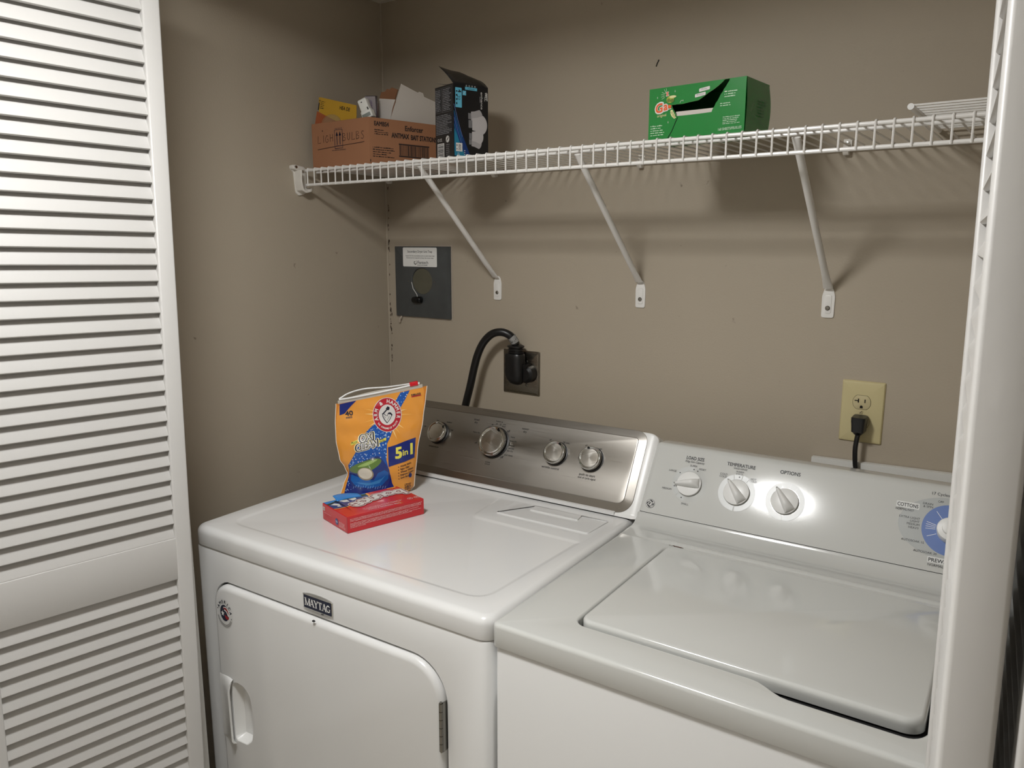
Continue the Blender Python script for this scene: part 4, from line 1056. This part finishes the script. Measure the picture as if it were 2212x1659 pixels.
F.rect(.0048, .0135, .0214, .0313, M_pw, 3); F.text('800', .0145, .0222, .0062, M_inkd, 4, rot=-90, width=.0120); F.fine(.0062, .015, .009, .030, 2, M_inkd, 4); F.text('15', .0110, .0075, .0052, M_pw, 3, rot=-90); F.fine(.0260, .006, .0300, .018, 3, M_pw, 3)
F = Face(q, B*lb+Vector((-sin(radians(17)), -cos(radians(17)), 0))*.0002, -B, (0, 0, 1))
def pline(a, b, c, d): F.line([(a, b), (c, b), (c, d), (a, d), (a, b)], .0005, M_pg, 0)
pline(.0015, .0995, .0270, .1500); pline(.0300, .0990, .0690, .1500)
for (a, b, c, d) in ((.003, .102, .0255, .148), (.032, .101, .0670, .148), (.004, .0520, .0690, .0945)):
    F.rect(a-.0008, b-.0008, c+.0008, d+.0008, mat('dark_grey_print', (38, 38, 42), rough=.5), 0); F.fine(a, b, c, d, max(4, int((d-b)/.0034)), M_pg, 1, fill=.45)
F.ring(.0505, .0410, .0062, .0072, M_pw, 1, n=28); F.ell(.0505, .0410, .0056, .0056, M_pw, 1); F.line([(.0475, .0380), (.0535, .0445)], .0030, M_blk, 2); F.ring(.0125, .0410, .0024, .0034, M_pw, 1, n=6); F.fine(.018, .0375, .0300, .0445, 3, M_pw, 1)
F.rect(.0080, .0010, .0360, .0335, M_pw, 1)
yy = .0025
while yy < .032:
    b_ = random.choice((.0005, .0009, .0013)); F.rect(.0100, yy, .0340, yy+b_, M_inkd, 2); yy += b_+random.choice((.0005, .0008))
F.fine(.0440, .003, .0600, .031, 7, M_pg, 1)
q.build('carton_printing', bc)
q = MB()
for k in range(26):
    i = random.randint(1, 7); j = random.randint(0, 7); p = rows[i][j].lerp(rows[min(8, i+1)][j+1], random.random()); n_ = (rows[i][j+1]-rows[i][j]).cross(rows[i+1 if i < 8 else i][j]-rows[i][j]).normalized()
    if n_.y > 0: n_ = -n_
    d_ = (rows[i+1][j]-rows[i][j]).normalized()*random.uniform(.001, .004); s_ = A*.0004
    q.add([p+n_*.0009-s_, p+n_*.0009+s_, p+n_*.0009+s_+d_, p+n_*.0009-s_+d_], [(0, 1, 2, 3)], M_pg)
q.build('flap_printing', bc)

# ---- green dryer sheet box with its torn-open front
M_grn = mat('green_card', (22, 128, 52), rough=.25, coat=.35, bump=.12, bscale=26, bdist=.004); M_grp = mat('orange_print', (224, 92, 34), rough=.35)
M_lime = mat('lime_print', (150, 168, 52), rough=.4); M_cream = mat('cream_print', (222, 216, 160), rough=.4); M_gpw = mat('pale_green_print', (186, 214, 186), rough=.4)
A = hv(-86.3); B = hv(3.7); la, lb, hb = .184, .100, .0908
gb = thing('dryer_sheet_box', (1.1394, -.285, 1.6996), 'green dryer sheet box with a jagged torn-open front, on the shelf', 'carton')
o0 = A*la
hole = [(.0460, .0589), (.0480, .0535), (.0515, .0483), (.0540, .0440), (.0560, .0392), (.0750, .0389), (.1000, .0390), (.1234, .0394), (.1250, .0440), (.1284, .0486), (.1302, .0530), (.1338, .0570), (.1369, .0627), (.1388, .0668), (.1425, .0705), (.1438, .0742), (.1476, .0785), (.1502, .0829), (.1535, .0870), (.1542, .0903), (.1450, .0903), (.1420, .0870), (.1330, .0805), (.1240, .0755), (.1163, .0720), (.1070, .0665), (.0980, .0616), (.0830, .0605), (.0675, .0587), (.0560, .0592)]
q = MB(); e = .0006
ft = lambda x, y, d=0: o0-A*x+ZV*y+B*d
q.cap([ft(0, 0), ft(la, 0), ft(la, hb), ft(0, hb)], M_grn, False, [[ft(x, y) for x, y in hole]])
q.cap([ft(0, 0, e), ft(la, 0, e), ft(la, hb, e), ft(0, hb, e)], M_cardin, True, [[ft(x, y, e) for x, y in hole]])
q.loft([[ft(x, y) for x, y in hole], [ft(x, y, e) for x, y in hole]], M_cream, False, False)
P0, P1, P2, P3 = Vector((0, 0, 0)), B*lb, B*lb+A*la, A*la
q.loft([Z3([P0, P1, P2, P3], 0), Z3([P0, P1, P2, P3], hb)], M_grn, closed=False); q.cap(Z3([P0, P1, P2, P3], 0), M_grn, True); q.cap(Z3([P0, P1, P2, P3], hb), M_grn)
q.build('carton', gb, ang=20)
# bulging end panel and the crease along it
q = MB(); ns = Vector((cos(radians(3.7)), -sin(radians(3.7)), 0)); L = []
for i in range(9):
    z = .001+(hb-.002)*i/8; L.append([B*(lb*(.02+.96*j/8))+ZV*z+ns*(.0004+.0045*sin(pi*i/8)*(.35+.65*j/8)) for j in range(9)])
q.loft(L, mat('green_card', (0, 0, 0)), closed=False); q.build('end_panel', gb, ang=60)
q = MB(); quadplate(q, [ft(.053, .0472, .004), ft(.1250, .0466, .004), ft(.1234, .0380, .003), ft(.0565, .0376, .003)], .0008, mat('white_card', (205, 198, 190))); q.build('inner_liner', gb)
q = MB(); F = Face(q, o0-B*.0002, -A, (0, 0, 1))
def cutpoly(pts, m, l): F.poly(pts, m, l)
for ch, x, y, sc, m, l in (('G', .0200, .0560, .0170, M_pw, 0), ('G', .0200, .0560, .0150, M_grp, 1), ('a', .0330, .0585, .0150, M_pw, 0), ('a', .0330, .0585, .0138, M_grp, 1)):
    F.text(ch, x, y, sc, m, l, rot=10, bold=.085 if m is M_pw else .035, shear=.15)
F.poly([(.0385, .0545), (.0450, .0540), (.0455, .0590), (.0395, .0600)], M_grp, 2); F.line([(.0385, .0525), (.0458, .0530)], .0012, M_pw, 1)
F.text('z', .0365, .0805, .0090, M_pw, 0, bold=.07, rot=8); F.text('z', .0365, .0805, .0082, M_grp, 1, bold=.03, rot=8)
for a in (150, 170, 190, 120, 100, 210): F.line([(.036+.005*cos(radians(a)), .077+.006*sin(radians(a))), (.036+.012*cos(radians(a)), .077+.012*sin(radians(a)))], .0006, M_gpw, 0)
F.ell(.0430, .0690, .0075, .0062, M_lime, 3, 20); F.ell(.0400, .0675, .0035, .0032, mat('olive_print', (92, 112, 32), rough=.4), 4, 16); F.ell(.0480, .0730, .0070, .0022, M_cream, 4, 16); F.ell(.0470, .0665, .0040, .0030, mat('olive_print', (92, 112, 32)), 4, 16)
F.poly([(.0440, .0500), (.0480, .0510), (.0500, .0470), (.0530, .0420), (.0545, .0385), (.0560, .0365), (.0520, .0350), (.0470, .0395), (.0445, .0440)], M_cream, 2)
for (x, y) in ((.0472, .0460), (.0500, .0420), (.0525, .0385)): F.ring(x, y, .0010, .0018, mat('olive_print', (92, 112, 32)), 3, n=10)
F.text('original', .0265, .0432, .0046, M_cream, 0, width=.0185, rot=3)
for (x, y) in ((.0170, .0745), (.0400, .0300), (.0520, .0820)): F.poly([(x-.0006, y), (x, y-.0022), (x+.0006, y), (x, y+.0022)], M_pw, 0)
F.fine(.0045, .0075, .0340, .0275, 5, M_gpw, 0, ragged=.3); F.text('160 SHEETS/FEUILLES', .1585, .0092, .0042, M_gpw, 0, width=.0420, bold=.02, rot=1)
F.fine(.1450, .0160, .1760, .0300, 5, M_gpw, 0, ragged=.2); F.fine(.1390, .0460, .1640, .0530, 2, M_gpw, 0); F.fine(.1460, .0600, .1720, .0720, 3, M_gpw, 0)
for x, y in ((.1085, .0790), (.1010, .0705)):
    F.poly([(p[0], p[1]+(p[0]-x)*.12) for p in rr(x-.0100, y-.0028, x+.0100, y+.0028, .0014, 3)], M_pw, 0); F.fine(x-.007, y-.0012, x+.008, y+.0016, 2, M_pg, 1)
F.line([(.0625, .0612), (.0640, .0645), (.0690, .0650), (.0680, .0628)], .0006, M_pw, 0)
F.line([(.0590, .0370), (.0570, .0335), (.0530, .0250), (.0480, .0140), (.0400, .0020)], .0012, M_gap, 0)
q.build('box_printing', gb)
q = MB(); F = Face(q, ns*.0052, B, (0, 0, 1)); M_dgp = mat('faded_print', (70, 130, 84), rough=.4)
F.fine(.045, .030, .080, .060, 6, M_dgp, 0); F.line([(.02, .032), (.045, .026), (.078, .016)], .0005, M_dgp, 0); F.line([(.012, .035), (.022, .050)], .0006, M_dgp, 0)
q.build('box_printing', gb)
# ================================================================== ON TOP OF THE DRYER
M_rbox = mat('red_card', (196, 30, 40), rough=.30, coat=.3); M_rbt = mat('red_text', (230, 190, 190), rough=.4); M_dred = mat('dark_red_print', (120, 12, 30), rough=.35)
M_sky = mat('sky_blue_print', (52, 128, 200), rough=.3); M_pblue = mat('photo_blue_print', (42, 64, 124), rough=.3); M_pgreen = mat('photo_green_print', (50, 66, 34), rough=.4); M_amber = mat('amber_print', (238, 164, 66), rough=.35)
rb = thing('dryer_sheet_box', (.5069, -.6363, ZT+.0004-.0024), 'red dryer sheet box lying flat on the dryer top', 'carton')
U = hv(14.7); V = hv(-75.3); lu, lv, hh = .179, .109, .0345
q = MB(); O4 = [Vector((0, 0, 0)), U*lu, U*lu+V*lv, V*lv]
q.loft([Z3(ins(O4, .0010), 0), Z3(O4, .0009), Z3(O4, hh-.0009), Z3(ins(O4, .0010), hh)], M_rbox); q.build('carton', rb, ang=25)
q = MB(); F = Face(q, ZV*hh, U, V)
F.poly([(.0015, .1075), (.0015, .0570), (.010, .0535), (.030, .0530), (.046, .0600), (.068, .0790), (.084, .0800), (.0955, .0770), (.1010, .0880), (.1030, .1075)], M_amber, 1)
F.poly([(.0015, .1075), (.0015, .0600), (.010, .0565), (.029, .0560), (.044, .0630), (.066, .0825), (.084, .0838), (.0930, .0815), (.0965, .0900), (.0975, .1075)], M_pblue, 2)
F.poly([(.0015, .1075), (.0015, .0850), (.020, .0930), (.050, .0960), (.0967, .0950), (.0975, .1075)], M_pgreen, 3); F.poly([(.0015, .1075), (.0015, .0930), (.028, .1000), (.060, .1040), (.0975, .1030), (.0975, .1075)], M_sky, 4)
for k in range(5): F.line([(.052, .0975+.0018*k), (.07, .0968+.0018*k), (.090, .0975+.0016*k)], .0007, mat('olive_print', (92, 112, 32)), 5)
for P in ([(.030, .098), (.036, .083), (.047, .079), (.048, .094)], [(.052, .094), (.055, .080), (.066, .084), (.068, .095)], [(.006, .083), (.018, .070), (.024, .078), (.016, .088)], [(.012, .066), (.020, .062), (.021, .074), (.017, .072)]): F.poly(P, M_pw, 6)
LT = (('b', .1600, .0655, 0, .036), ('o', .1375, .0690, -3, .036), ('u', .1155, .0675, 0, .036), ('n', .0940, .0625, 4, .036), ('c', .0735, .0560, 8, .037), ('e', .0540, .0485, 10, .038))
def letter(F, ch, x, y, rot, h, m, l, bold):
    F.text(ch, x, y, h, m, l, rot=180+rot, bold=bold, kx=1.08)
for bold, m, l in ((.115, M_pw, 7), (.075, M_dred, 8.2), (.03, M_pw, 9.4)):
    for ch, x, y, ro, h in LT: letter(F, ch, x, y-(.006 if ch == 'b' else 0)*0, ro, h*.98, m, l, bold)
F.text('TAME WRINKLES & STATIC', .0900, .0095, .0042, M_pw, 3, rot=176, width=.075, bold=.02); F.fine(.046, .0145, .140, .0250, 2, M_rbt, 3, fill=.28, ragged=.1)
for x, y in ((.1562, .0176), (.1717, .0164)): F.ring(x, y, .0050, .0058, M_pw, 3, n=24); F.ell(x, y, .0030, .0016, M_rbt, 4, 12)
F.fine(.110, .0930, .160, .0955, 1, M_rbt, 3, fill=.4, ragged=0); F.poly(rr(.150, .1000, .172, .1070, .002, 3), M_amber, 3); F.fine(.152, .101, .170, .106, 2, M_rbox, 4)
F.poly([(.0215, .1000), (.0255, .0985), (.0268, .0800), (.0262, .0560), (.0240, .0380), (.0232, .0190), (.0250, .0560), (.0245, .0800)], M_gap, 10)
q.build('top_printing', rb)
q = MB()  # the lifted piece of the torn opening
flp = []
for i in range(9):
    t = i/8; v_ = .094+.020*t; lift = .0020+.0070*t
    flp.append([U*(.026+.058*j/12)+V*(v_+.004*sin(pi*j/12))+ZV*(hh+lift*(1-.75*(j/12)**2)+.0012*sin(pi*t)) for j in range(13)])
q.loft(flp, M_sky, closed=False); o = q.build('torn_flap', rb, ang=60); md = o.modifiers.new('s', 'SOLIDIFY'); md.thickness = .0016
q = MB(); F = Face(q, Vector((0, 0, 0))+Vector((cos(radians(14.7)), -sin(radians(14.7)), 0))*.0002, U, (0, 0, 1))
F.fine(.006, .0225, .175, .0295, 3, M_rbt, 0, fill=.35, ragged=.02); F.fine(.006, .0120, .175, .0205, 4, M_rbt, 0, fill=.35, ragged=.25); F.fine(.006, .0095, .055, .0115, 1, M_rbt, 0, fill=.35)
q.build('side_printing', rb)
q = MB(); F = Face(q, V*lv+Vector((-sin(radians(14.7)), -cos(radians(14.7)), 0))*.0002, -V, (0, 0, 1))
F.rect(.0030, .0205, .0105, .0285, M_pw, 0); F.ring(.0068, .0245, .0012, .0020, M_inkd, 1, n=8); F.rect(.0050, .0225, .0085, .0232, M_inkd, 1)
F.ell(.0637, .0125, .0066, .0066, M_pblue, 0, 28); F.text('P&G', .0637, .0125, .0038, M_pw, 1, bold=.02, width=.008)
F.fine(.073, .0045, .1025, .0165, 6, M_rbt, 0, fill=.35, ragged=.15); F.fine(.006, .016, .040, .0175, 1, M_rbt, 0, fill=.4); F.fine(.008, .006, .048, .014, 4, mat('dim_red_text', (214, 70, 76), rough=.4), 0, fill=.35); F.fine(.0950, .001, .1020, .0028, 1, M_rbt, 0)
F.line([(.1085, .001), (.1085, .033)], .0012, M_dred, 0)
q.build('end_printing', rb)

# ---- the stand-up pouch
bag = thing('detergent_pouch', (.366, -.42, ZT-.0022), 'orange and blue stand-up detergent pouch behind the red box', 'pouch')
BX = Vector((.716, .698, 0)).normalized(); BN = Vector((BX.y, -BX.x, 0))
def interp(T_, v):
    for (a, x), (b, y) in zip(T_, T_[1:]):
        if v <= b:
            t = max(0, (v-a)/(b-a)); t = t*t*(3-2*t)*.5+t*.5; return x+(y-x)*t
    return T_[-1][1]
TL = [(0, -.0815), (.1, -.0745), (.22, -.0640), (.30, -.0700), (.38, -.0800), (.6, -.0868), (.8, -.0868), (1, -.0838)]
TR = [(0, .0760), (.05, .0855), (.4, .0946), (.7, .1090), (.9, .1160), (1, .1194)]
TD = [(0, .036), (.15, .035), (.4, .026), (.7, .012), (.88, .004), (1, .0014)]
top_of = lambda s: .2118+(s+.0838)*.0356/.2032
def crink(s, h):
    return .0013*sin(s*70+h*40)+.0010*sin(s*31-h*95+1)+.0009*sin(h*130+s*18)+.0007*sin(s*150+h*60)
def bagpt(s, h, off, back=False):
    v = max(0, min(1, h/top_of(s))); a, b = interp(TL, v), interp(TR, v); t = max(-1, min(1, (2*s-a-b)/(b-a)))
    e = max(0, 1-t*t); d = interp(TD, v)*e**.75; c = crink(s, h)*min(1, e*2.2)*(1 if v < .9 else (1-v)*10)
    # the left side is pinched in above the gusset
    c += -.006*math.exp(-((s+.058)/.014)**2-((h-.05)/.013)**2)
    return BX*s+ZV*h+BN*((-d*.6+c*.5+.0006) if back else (d+c+off))+ZV*.0004
M_bag = mat('orange_foil', (232, 156, 62), rough=.24, coat=.35); M_bagw = mat('pouch_edge_white', (226, 218, 204), rough=.4); M_bagb = mat('orange_foil_back', (206, 128, 44), rough=.4)
NA, NV = 40, 44
def bgrid(back):
    R = []
    for i in range(NV+1):
        v = i/NV; a, b = interp(TL, v), interp(TR, v)
        R.append([bagpt(a+(b-a)*j/NA, v*top_of(a+(b-a)*j/NA), 0, back) for j in range(NA+1)])
    return R
q = MB(); g1 = bgrid(False); g2 = bgrid(True)
q.loft(g1, M_bag, closed=False); q.loft(g2, M_bagb, closed=False)
bot = g1[0]+g2[0][1:-1][::-1]; q.cap(bot, M_bag, True)
q.build('pouch', bag, ang=70)
# pale seam along both sides
for side in (0, 1):
    q = MB()
    for i in range(NV):
        rows = []
        for k in (i, i+1):
            v = k/NV; e = interp(TL if side == 0 else TR, v); o_s = -.0016 if side == 0 else .0016; h = v*top_of(e)
            rows.append([BX*e+ZV*(h+.0004)+BN*.0006, BX*(e+o_s)+ZV*(h+.0004)+BN*.0004, BX*(e+o_s)+ZV*(h+.0004)-BN*.0004, BX*e+ZV*(h+.0004)-BN*.0002])
        q.loft(rows, M_bagw, False, False)
    q.build('side_seam', bag, ang=60)
q = MB(); M_clf = mat('clear_film', (206, 200, 188), rough=.2, alpha=.75)
q.loft([[BX*(-.080+.19*i/20)+ZV*(top_of(-.080+.19*i/20)+dz)+BN*dn for i in range(21)] for dz, dn in ((-.001, .0016), (.007, .0022))], M_clf, closed=False)
q.loft([[BX*(-.080+.17*i/20)+ZV*(top_of(-.080+.17*i/20)+dz+.004*sin(pi*i/20)*(dz > 0))-BN*(.001+.012*sin(pi*i/20)*(dz > 0)) for i in range(21)] for dz in (-.001, .006)], M_clf, closed=False)
q.build('zip_film', bag, ang=60)
q = MB()
P = lambda s, h, n_: BX*s+ZV*h+BN*n_
q.tube(spline([P(-.077, .2215, .002), (P(-.04, .2270, .003)), P(.02, .2375, .003), P(.080, .2495, .002), P(.1035, .2545, .0015)], 6), .0023, M_plast, 8)
q.tube(spline([P(-.077, .2230, .000), (P(-.055, .2345, -.006)), P(-.020, .2425, -.012), P(.03, .2455, -.010), P(.080, .2530, -.001), P(.1035, .2552, -.0005)], 6), .0020, M_plast, 8)
q.build('zipper', bag, ang=60)
q = MB(); q.T = Matrix.Translation(P(.0905, .2535, 0)) @ Matrix(((BX.x, -BN.x, 0, 0), (BX.y, -BN.y, 0, 0), (0, 0, 1, 0), (0, 0, 0, 1))) @ Matrix.Rotation(radians(-10), 4, 'Y')
q.slab(rr(-.0095, -.0045, .0095, .0045, .001, 2), -.0045, .0050, mat('slider_red', (206, 24, 36), rough=.3), re=.0012, rb=.0008, n=2); q.slab(rr(-.004, -.0052, .004, .0052, .001, 2), -.0015, .0022, mat('slider_red', (206, 24, 36)), re=.0005, n=1)
q.build('slider', bag, ang=40)
# print
q = MB(); F = Face(q, (0, 0, 0), (1, 0, 0), (0, 0, 1), base=.0004, step=.00014, warp=lambda u, v, h: tuple(bagpt(u, v, h)), maxlen=.006)
M_bdeep = mat('pouch_deep_blue', (22, 40, 120), rough=.22, coat=.3); M_bmid = mat('pouch_mid_blue', (24, 84, 170), rough=.22, coat=.3); M_bub = mat('pouch_pale_blue', (150, 196, 232), rough=.3)
M_glow = mat('pouch_glow', (250, 214, 140), rough=.25); M_glow2 = mat('pouch_glow_soft', (244, 184, 92), rough=.25); M_yell = mat('pouch_yellow', (232, 224, 92), rough=.3); M_crest = mat('crest_red', (178, 24, 44), rough=.3)
M_cgold = mat('tan_glow', (214, 140, 60), rough=.3)
cx, cy = .0289, .1850
for k in range(26):
    a = 2*pi*k/26+random.uniform(-.06, .06); R1 = random.uniform(.046, .074); w_ = .05
    pts = [(cx+.030*cos(a-w_), cy+.033*sin(a-w_)), (cx+R1*cos(a), cy+R1*sin(a)), (cx+.030*cos(a+w_), cy+.033*sin(a+w_))]
    if all(-.072 < p[0] < .09 and p[1] < top_of(p[0])-.006 for p in pts): F.poly(pts, M_glow if k % 2 else M_glow2, 1)
F.poly([(-.0765, .2105), (-.0390, .2180), (-.052, .2050), (-.066, .1890), (-.0775, .1850)][::-1], M_bdeep, 1)
sw = [(.0600, .2340), (.0810, .2385), (.0700, .2180), (.0560, .1950), (.0440, .1600), (.0350, .1360), (.0270, .1200), (.0260, .1020), (.0245, .0840), (.0280, .0690), (.0330, .0480), (.0360, .0300), (.0440, .0120), (.0480, .0015), (-.0740, .0015), (-.0690, .0200), (-.0595, .0500), (-.0620, .0700), (-.0450, .1000), (-.0240, .1420), (-.0060, .1600), (.0200, .1800), (.0420, .2050)]
F.poly(sw[::-1], M_bmid, 2)
F.poly([(.0330, .0480), (.0360, .0300), (.0440, .0120), (.0480, .0015), (-.0740, .0015), (-.0690, .0200), (-.0590, .0500), (-.0560, .0660), (-.0300, .0820), (.0100, .0860), (.0240, .0740)][::-1], M_bdeep, 3)
def inside(p, P):
    c = False
    for i in range(len(P)):
        (x0, y0), (x1, y1) = P[i-1], P[i]
        if (y0 > p[1]) != (y1 > p[1]) and p[0] < (x1-x0)*(p[1]-y0)/(y1-y0)+x0: c = not c
    return c
n_ = 0
while n_ < 230:
    p = (random.uniform(-.07, .08), random.uniform(.002, .235))
    if inside(p, sw) and (p[1] > .072 or p[0] < -.05 or random.random() < .05):
        r0 = random.uniform(.0005, .0017); F.ell(p[0], p[1], r0, r0, M_bub if random.random() < .7 else M_pw, 3, 8); n_ += 1
# crest
F.ell(cx, cy, .0325, .0385, M_pw, 4, 48); F.ell(cx, cy, .0312, .0372, M_crest, 5, 48); F.ell(cx, cy, .0190, .0228, M_pw, 6, 40)
def earc(t, a0, a1, r, h, bold=.05, inward=False, l=6):
    n = len(t)
    for i, ch in enumerate(t):
        if ch == ' ': continue
        a = a0+(a1-a0)*(i+.5)/n; q_ = radians(a); F.text(ch, cx+r*cos(q_)*.85, cy+r*sin(q_), h, M_pw, l, rot=a+90 if inward else a-90, bold=bold, kx=.92)
earc('ARM & HAMMER', 208, -22, .0302, .0078, .045); earc('THE STANDARD OF PURITY', 216, 330, .0302, .0038, .03, True)
M_ln = mat('crest_ink', (20, 22, 44), rough=.4)
F.poly([(cx-.0105, cy+.0030), (cx-.0085, cy+.0010), (cx+.0030, cy+.0130), (cx+.0010, cy+.0150)], M_ln, 7)
F.poly([(cx-.0030, cy+.0135), (cx+.0015, cy+.0190), (cx+.0060, cy+.0160), (cx+.0050, cy+.0105), (cx+.0012, cy+.0098)], M_ln, 7)
F.line([(cx-.0105, cy+.0035), (cx-.0095, cy-.0040), (cx-.0060, cy-.0110), (cx-.0005, cy-.0185)], .0018, M_ln, 7)
F.line([(cx-.0005, cy-.0185), (cx+.0055, cy-.0110), (cx+.0098, cy-.0030), (cx+.0085, cy+.0035), (cx+.0020, cy+.0030), (cx+.0005, cy-.0030), (cx-.0030, cy-.0015), (cx-.0080, cy+.0030)], .0013, M_ln, 7)
F.poly([(cx+.0020, cy+.0010), (cx+.0035, cy+.0052), (cx+.0085, cy+.0042), (cx+.0120, cy-.0010), (cx+.0098, cy-.0040), (cx+.0075, cy+.0002)][::-1], M_ln, 8)
F.line([(cx-.0010, cy-.0130), (cx+.0030, cy-.0070), (cx+.0050, cy-.0030)], .0008, M_ln, 8); F.line([(cx-.0070, cy-.0020), (cx-.0035, cy-.0080)], .0007, M_ln, 8)
# words
F.text('40', -.0562, .1895, .0098, M_ln, 4, bold=.04, width=.0165, rot=8); F.text('PAKS', -.0562, .1805, .0040, M_ln, 4, bold=.03, width=.0135, rot=8)
F.text('PURE-LOCK', .0950, .2290, .0042, M_ln, 4, bold=.03, width=.0215, rot=9); F.line([(.0845, .2238), (.1060, .2270)], .0022, M_crest, 4)
for b_, m, l in ((.13, mat('pouch_cream_edge', (244, 236, 190), rough=.35), 4), (.085, M_ln, 5.2), (.02, M_pw, 6.4)):
    F.text('OXI', -.0205, .1350, .0150, m, l, bold=b_, rot=14, shear=.2, width=.0280+b_*.045); F.text('CLEAN', -.0200, .1175, .0148, m, l, bold=b_, rot=14, shear=.2, width=.0470+b_*.045)
F.poly([(-.0540, .1180), (-.0390, .1235), (-.0385, .1305), (-.0535, .1245)], M_yell, 4); F.text('PLUS', -.0465, .1245, .0042, M_ln, 5, bold=.03, width=.0130, rot=14, shear=.2)
F.poly([(.0060, .1210), (.0250, .1275), (.0255, .1345), (.0065, .1275)], M_yell, 4); F.text('STAIN', .0145, .1298, .0028, M_ln, 5, bold=.03, width=.0100, rot=14); F.text('FIGHTERS', .0165, .1262, .0028, M_ln, 5, bold=.03, width=.0140, rot=14)
F.poly([(.0289, .1120), (.0920, .1290), (.0880, .0820), (.0289, .0680)][::-1], M_bdeep, 4)
F.text('5', .0505, .0985, .0240, M_yell, 6, bold=.05, shear=.15, rot=8); F.text('in', .0665, .0985, .0130, M_yell, 6, bold=.03, shear=.15, rot=8); F.text('1', .0800, .1040, .0240, M_yell, 6, bold=.05, shear=.15, rot=8)
for s, y in (('Attacks Stains', .0670), ('Fights Odor', .0600), ('Whitens Whites', .0530), ('Brightens Colors', .0460), ('Scent Booster', .0390)):
    F.text(s, .0555, y-.0020, .0042, M_ln, 4, align='l', bold=.015, shear=.2, rot=11, kx=.74); F.ring(.0515, y-.0015, .0006, .0012, M_ln, 4, n=10)
F.ell(.0775, .0420, .0036, .0056, M_bdeep, 4, 20); F.fine(.064, .006, .080, .024, 5, M_ln, 4, fill=.45); F.ring(.0705, .0350, .0030, .0034, M_cgold, 4, n=18)
# the capsule picture
F.poly([(-.0610, .0600), (-.0480, .0700), (-.0200, .0860), (.0060, .0930), (.0150, .0860), (.0300, .0640), (.0330, .0440), (.0260, .0240), (.0000, .0140), (-.0350, .0150), (-.0560, .0250), (-.0620, .0420)][::-1], mat('capsule_film', (38, 56, 120), rough=.15, coat=.6), 4)
F.poly([(p[0]*cos(.36)-p[1]*sin(.36)-.0235, p[0]*sin(.36)+p[1]*cos(.36)+.0700) for p in circ(0, 0, .0390, 40, .0120)], mat('capsule_green', (98, 128, 62), rough=.15, coat=.6), 5)
F.poly([(p[0]*cos(.36)-p[1]*sin(.36)-.0180, p[0]*sin(.36)+p[1]*cos(.36)+.0770) for p in circ(0, 0, .0240, 30, .0034)], mat('capsule_green_light', (156, 184, 108), rough=.15), 6)
F.poly([(-.0560, .0470), (-.0350, .0440), (-.0050, .0400), (.0050, .0560), (.0200, .0620), (.0285, .0560), (.0280, .0420), (.0140, .0280), (-.0150, .0210), (-.0450, .0240), (-.0570, .0350)][::-1], mat('capsule_blue', (24, 92, 168), rough=.15, coat=.6), 6)
F.poly([(-.0480, .0330), (-.0200, .0270), (.0080, .0330), (.0220, .0500), (.0120, .0420), (-.0150, .0330)][::-1], mat('capsule_blue_light', (62, 130, 190), rough=.15), 7)
F.ell(-.0230, .0535, .0185, .0148, mat('capsule_bead_rim', (150, 138, 116), rough=.3), 7, 32); F.ell(-.0235, .0545, .0160, .0125, mat('capsule_bead', (214, 206, 190), rough=.3), 8, 32)
for k in range(14): F.line([(-.052+.0055*k, .0180+.004*abs(sin(k))), (-.050+.0055*k, .0235+.004*abs(sin(k)))], .0006, M_bub, 7)
F.ell(-.0060, .0865, .0020, .0020, M_pw, 7, 10)
for a in range(4): F.line([(-.0060-.006*cos(a*pi/4+.2), .0865-.006*sin(a*pi/4+.2)), (-.0060+.006*cos(a*pi/4+.2), .0865+.006*sin(a*pi/4+.2))], .0005, M_pw, 7)
q.build('pouch_printing', bag, ang=60)
